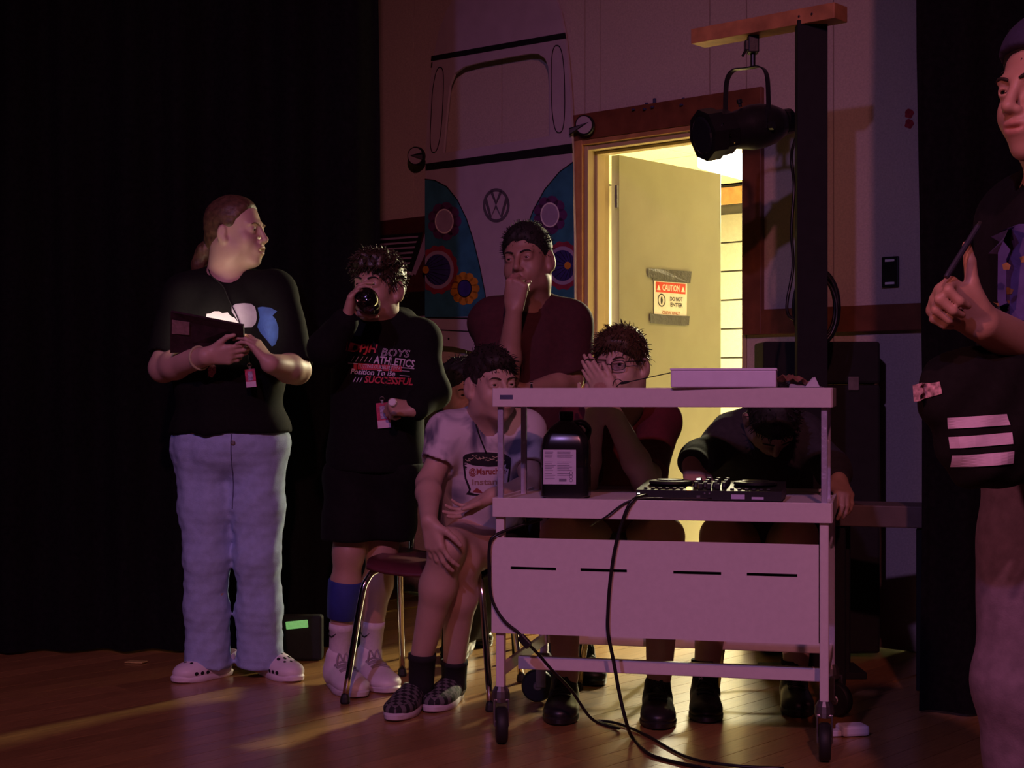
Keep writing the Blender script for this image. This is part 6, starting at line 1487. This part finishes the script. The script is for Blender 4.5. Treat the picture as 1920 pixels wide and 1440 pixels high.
gb = P(806, 815, 5.24); cb = thing('brass_mouthpiece', 'small brass-coloured object held by the person in dark clothes', 'instrument', tuple(gb))
m_brass = mat('brass', (0.55, 0.36, 0.12), .25, 1.0, noise=(40, .2))
MB().lathe(gb+[0, 0, -.035], gb+[.012, 0, .03], [(0, .006), (.3, .008), (.6, .012), (.8, .022), (1, .030)], 18).build('bell', m_brass, cb, smooth=True); MB().torus(gb+[-.012, -.005, -.02], (0.2, 1, 0), .018, .004, 20, 8).build('loop', m_brass, cb, smooth=True); MB().tube([gb+[.004, 0, .032], gb+[.024, .0, .050]], .004, 8).build('tip', m_chrome, cb)

# ---- person at the right edge holding a pen
J = JJ(pelvis=(2010, 842, 2.66), neck=(2000, 352, 2.64), shR=(1925, 415, 2.74), shL=(2110, 415, 2.52), elR=(1985, 690, 2.52), wrR=(1842, 606, 2.34), elL=(2150, 700, 2.45), wrL=(2110, 820, 2.40),
       hipR=(1940, 880, 2.68), hipL=(2070, 880, 2.60), knR=(1922, 1290, 2.66), knL=(2060, 1290, 2.60), anR=(1945, 1740, 2.70), anL=(2070, 1740, 2.62))
S = (.155, .11, .145, .11, .155, .12)
h = dict(c=P(1972, 180, 2.58), f=(-.86, -.51, -.04), s=.96, look=(-.85, -.52, -.05), ear=1.05)
rgt, rf = person('person in dark cap and shirt at the right edge giving a thumb up', J, S, h, 'warm',
   [dict(wrist=J['wrR'], fd=(-.80, -.20, .46), pn=(-.10, -.75, -.45), side='R', s=.97, curls=[(72, 85, 45), (74, 85, 45), (78, 85, 45), (82, 85, 45)], thumbw=((-.30, -.1, .8), (-.10, 0, 1), (-.18, .05, 1))),
    dict(wrist=J['wrL'], fd=(-.8, -.5, -.1), pn=(.1, .3, -.9), side='L', s=.97)],
   (float(J['pelvis'][0]), float(J['pelvis'][1]), 0), (.047, .040, .029), (.088, .062, .058, .04), .056, (.02, .012, .01), fine=.003)
hair(h, rgt, m_bh, .008, (.070, .062), (.80, -.60), tufts=80, noise=.002, seed=51)
q = h['q']; m_cap = mat('navy_cap', (0.020, 0.016, 0.055), .85, noise=(80, .1), bump=(300, .15)); sd = Sdf(); sd.ell(q(0, -.012, .060), np.array([.086, .108, .092])*h['s'], h['R'], 0); sd.plane(q(0, .08, .078), -h['R'][2]*.95-h['R'][1]*-.28); garment(sd, 'cap', m_cap, rgt, .005)
shr, srf = tee(rgt, J, S, mat('black_tee', (0.0065, 0.006, 0.008), .9, noise=(80, .2), spec=.2), .022, P(2010, 850, 2.62), (.78, .8), (.066, .068), wseed=52, neck=.06)
trousers(rgt, J, S, mat('grey_sweatpants', (0.15, 0.115, 0.17), .9, noise=(40, .2), bump=(300, .2)), (.098, .082, .062), P(2010, 830, 2.66), seed=55)
for s_ in 'RL': a = J['an'+s_][:2]; shoe(rgt, a+np.array([.04, .03]), a+np.array([-.15, -.11]), .10, 'sneaker', m_dshoe, m_dshoe)
pr_v = mat('print_violet', (0.07, 0.055, 0.20), .7, noise=(20, .35)); pr_g = mat('print_gold', (0.30, 0.17, 0.06), .7, noise=(60, .2))
print_poly(srf, 'violet_print', [(1885, 470), (1905, 425), (1940, 410), (2010, 420), (2015, 560), (1960, 600), (1900, 606), (1884, 560)], pr_v, shr, 2.5, .002)
for (x, y) in ((1886, 500), (1918, 540), (1912, 562), (1945, 480)): print_poly(srf, 'gold_print', [(x-8, y-4), (x+1, y-8), (x+8, y-2), (x+5, y+6), (x-6, y+6)], pr_g, shr, 2.5, .003)
pn0, pn1 = P(1790, 492, 2.285), P(1834, 424, 2.31); pe = thing('dark_pen', 'dark pen sticking up from the thumb-up fist at right', 'pen', tuple(pn0))
MB().lathe(P(1774, 520, 2.28), pn1, [(0, .004), (.05, .0045), (1, .0045)], 10).build('barrel', mat('dark_pen', (.03, .03, .05), .35, noise=(60, .1)), pe); MB().lathe(pn1, pn1+nrm(pn1-pn0)*.008, [(0, .0035), (1, .003)], 8).build('button', m_steel, pe)
sd = Sdf(); A = lambda a, b, Y=2.40: P(a, b, Y)
sd.ell(A(1860, 778), (.090, .050, .105), None, .04); sd.ell(A(1800, 738), (.070, .045, .060), None, .04); sd.ell(A(1935, 760, 2.44), (.085, .055, .125), None, .04); sd.cone(A(1935, 690, 2.46), A(1850, 850), .06, .05, .05); sd.wrinkle(waves(61, 40, .007))
jk, jkf = garment(sd, 'draped_jacket', m_blackcloth, None, .006)
tag(jk, 'black jacket with three pale sleeve stripes bundled under the forearm at right', 'jacket')
m_str = mat('pale_stripe', (0.62, 0.50, 0.66), .8, noise=(60, .08))
for (a, b, c, d) in (((1797, 785), (1905, 777), (1912, 798), (1801, 806)), ((1803, 822), (1915, 812), (1917, 834), (1806, 844)), ((1810, 858), (1920, 848), (1921, 872), (1813, 881))): print_poly(jkf, 'stripe', [a, b, c, d], m_str, jk, 2.3, .003)
print_poly(jkf, 'logo_patch', [(1734, 722), (1752, 717), (1770, 718), (1784, 715), (1787, 738), (1770, 744), (1750, 752), (1736, 754)], mat('worn_logo', (.42, .26, .28), .8, noise=(130, .7)), jk, 2.3, .003)
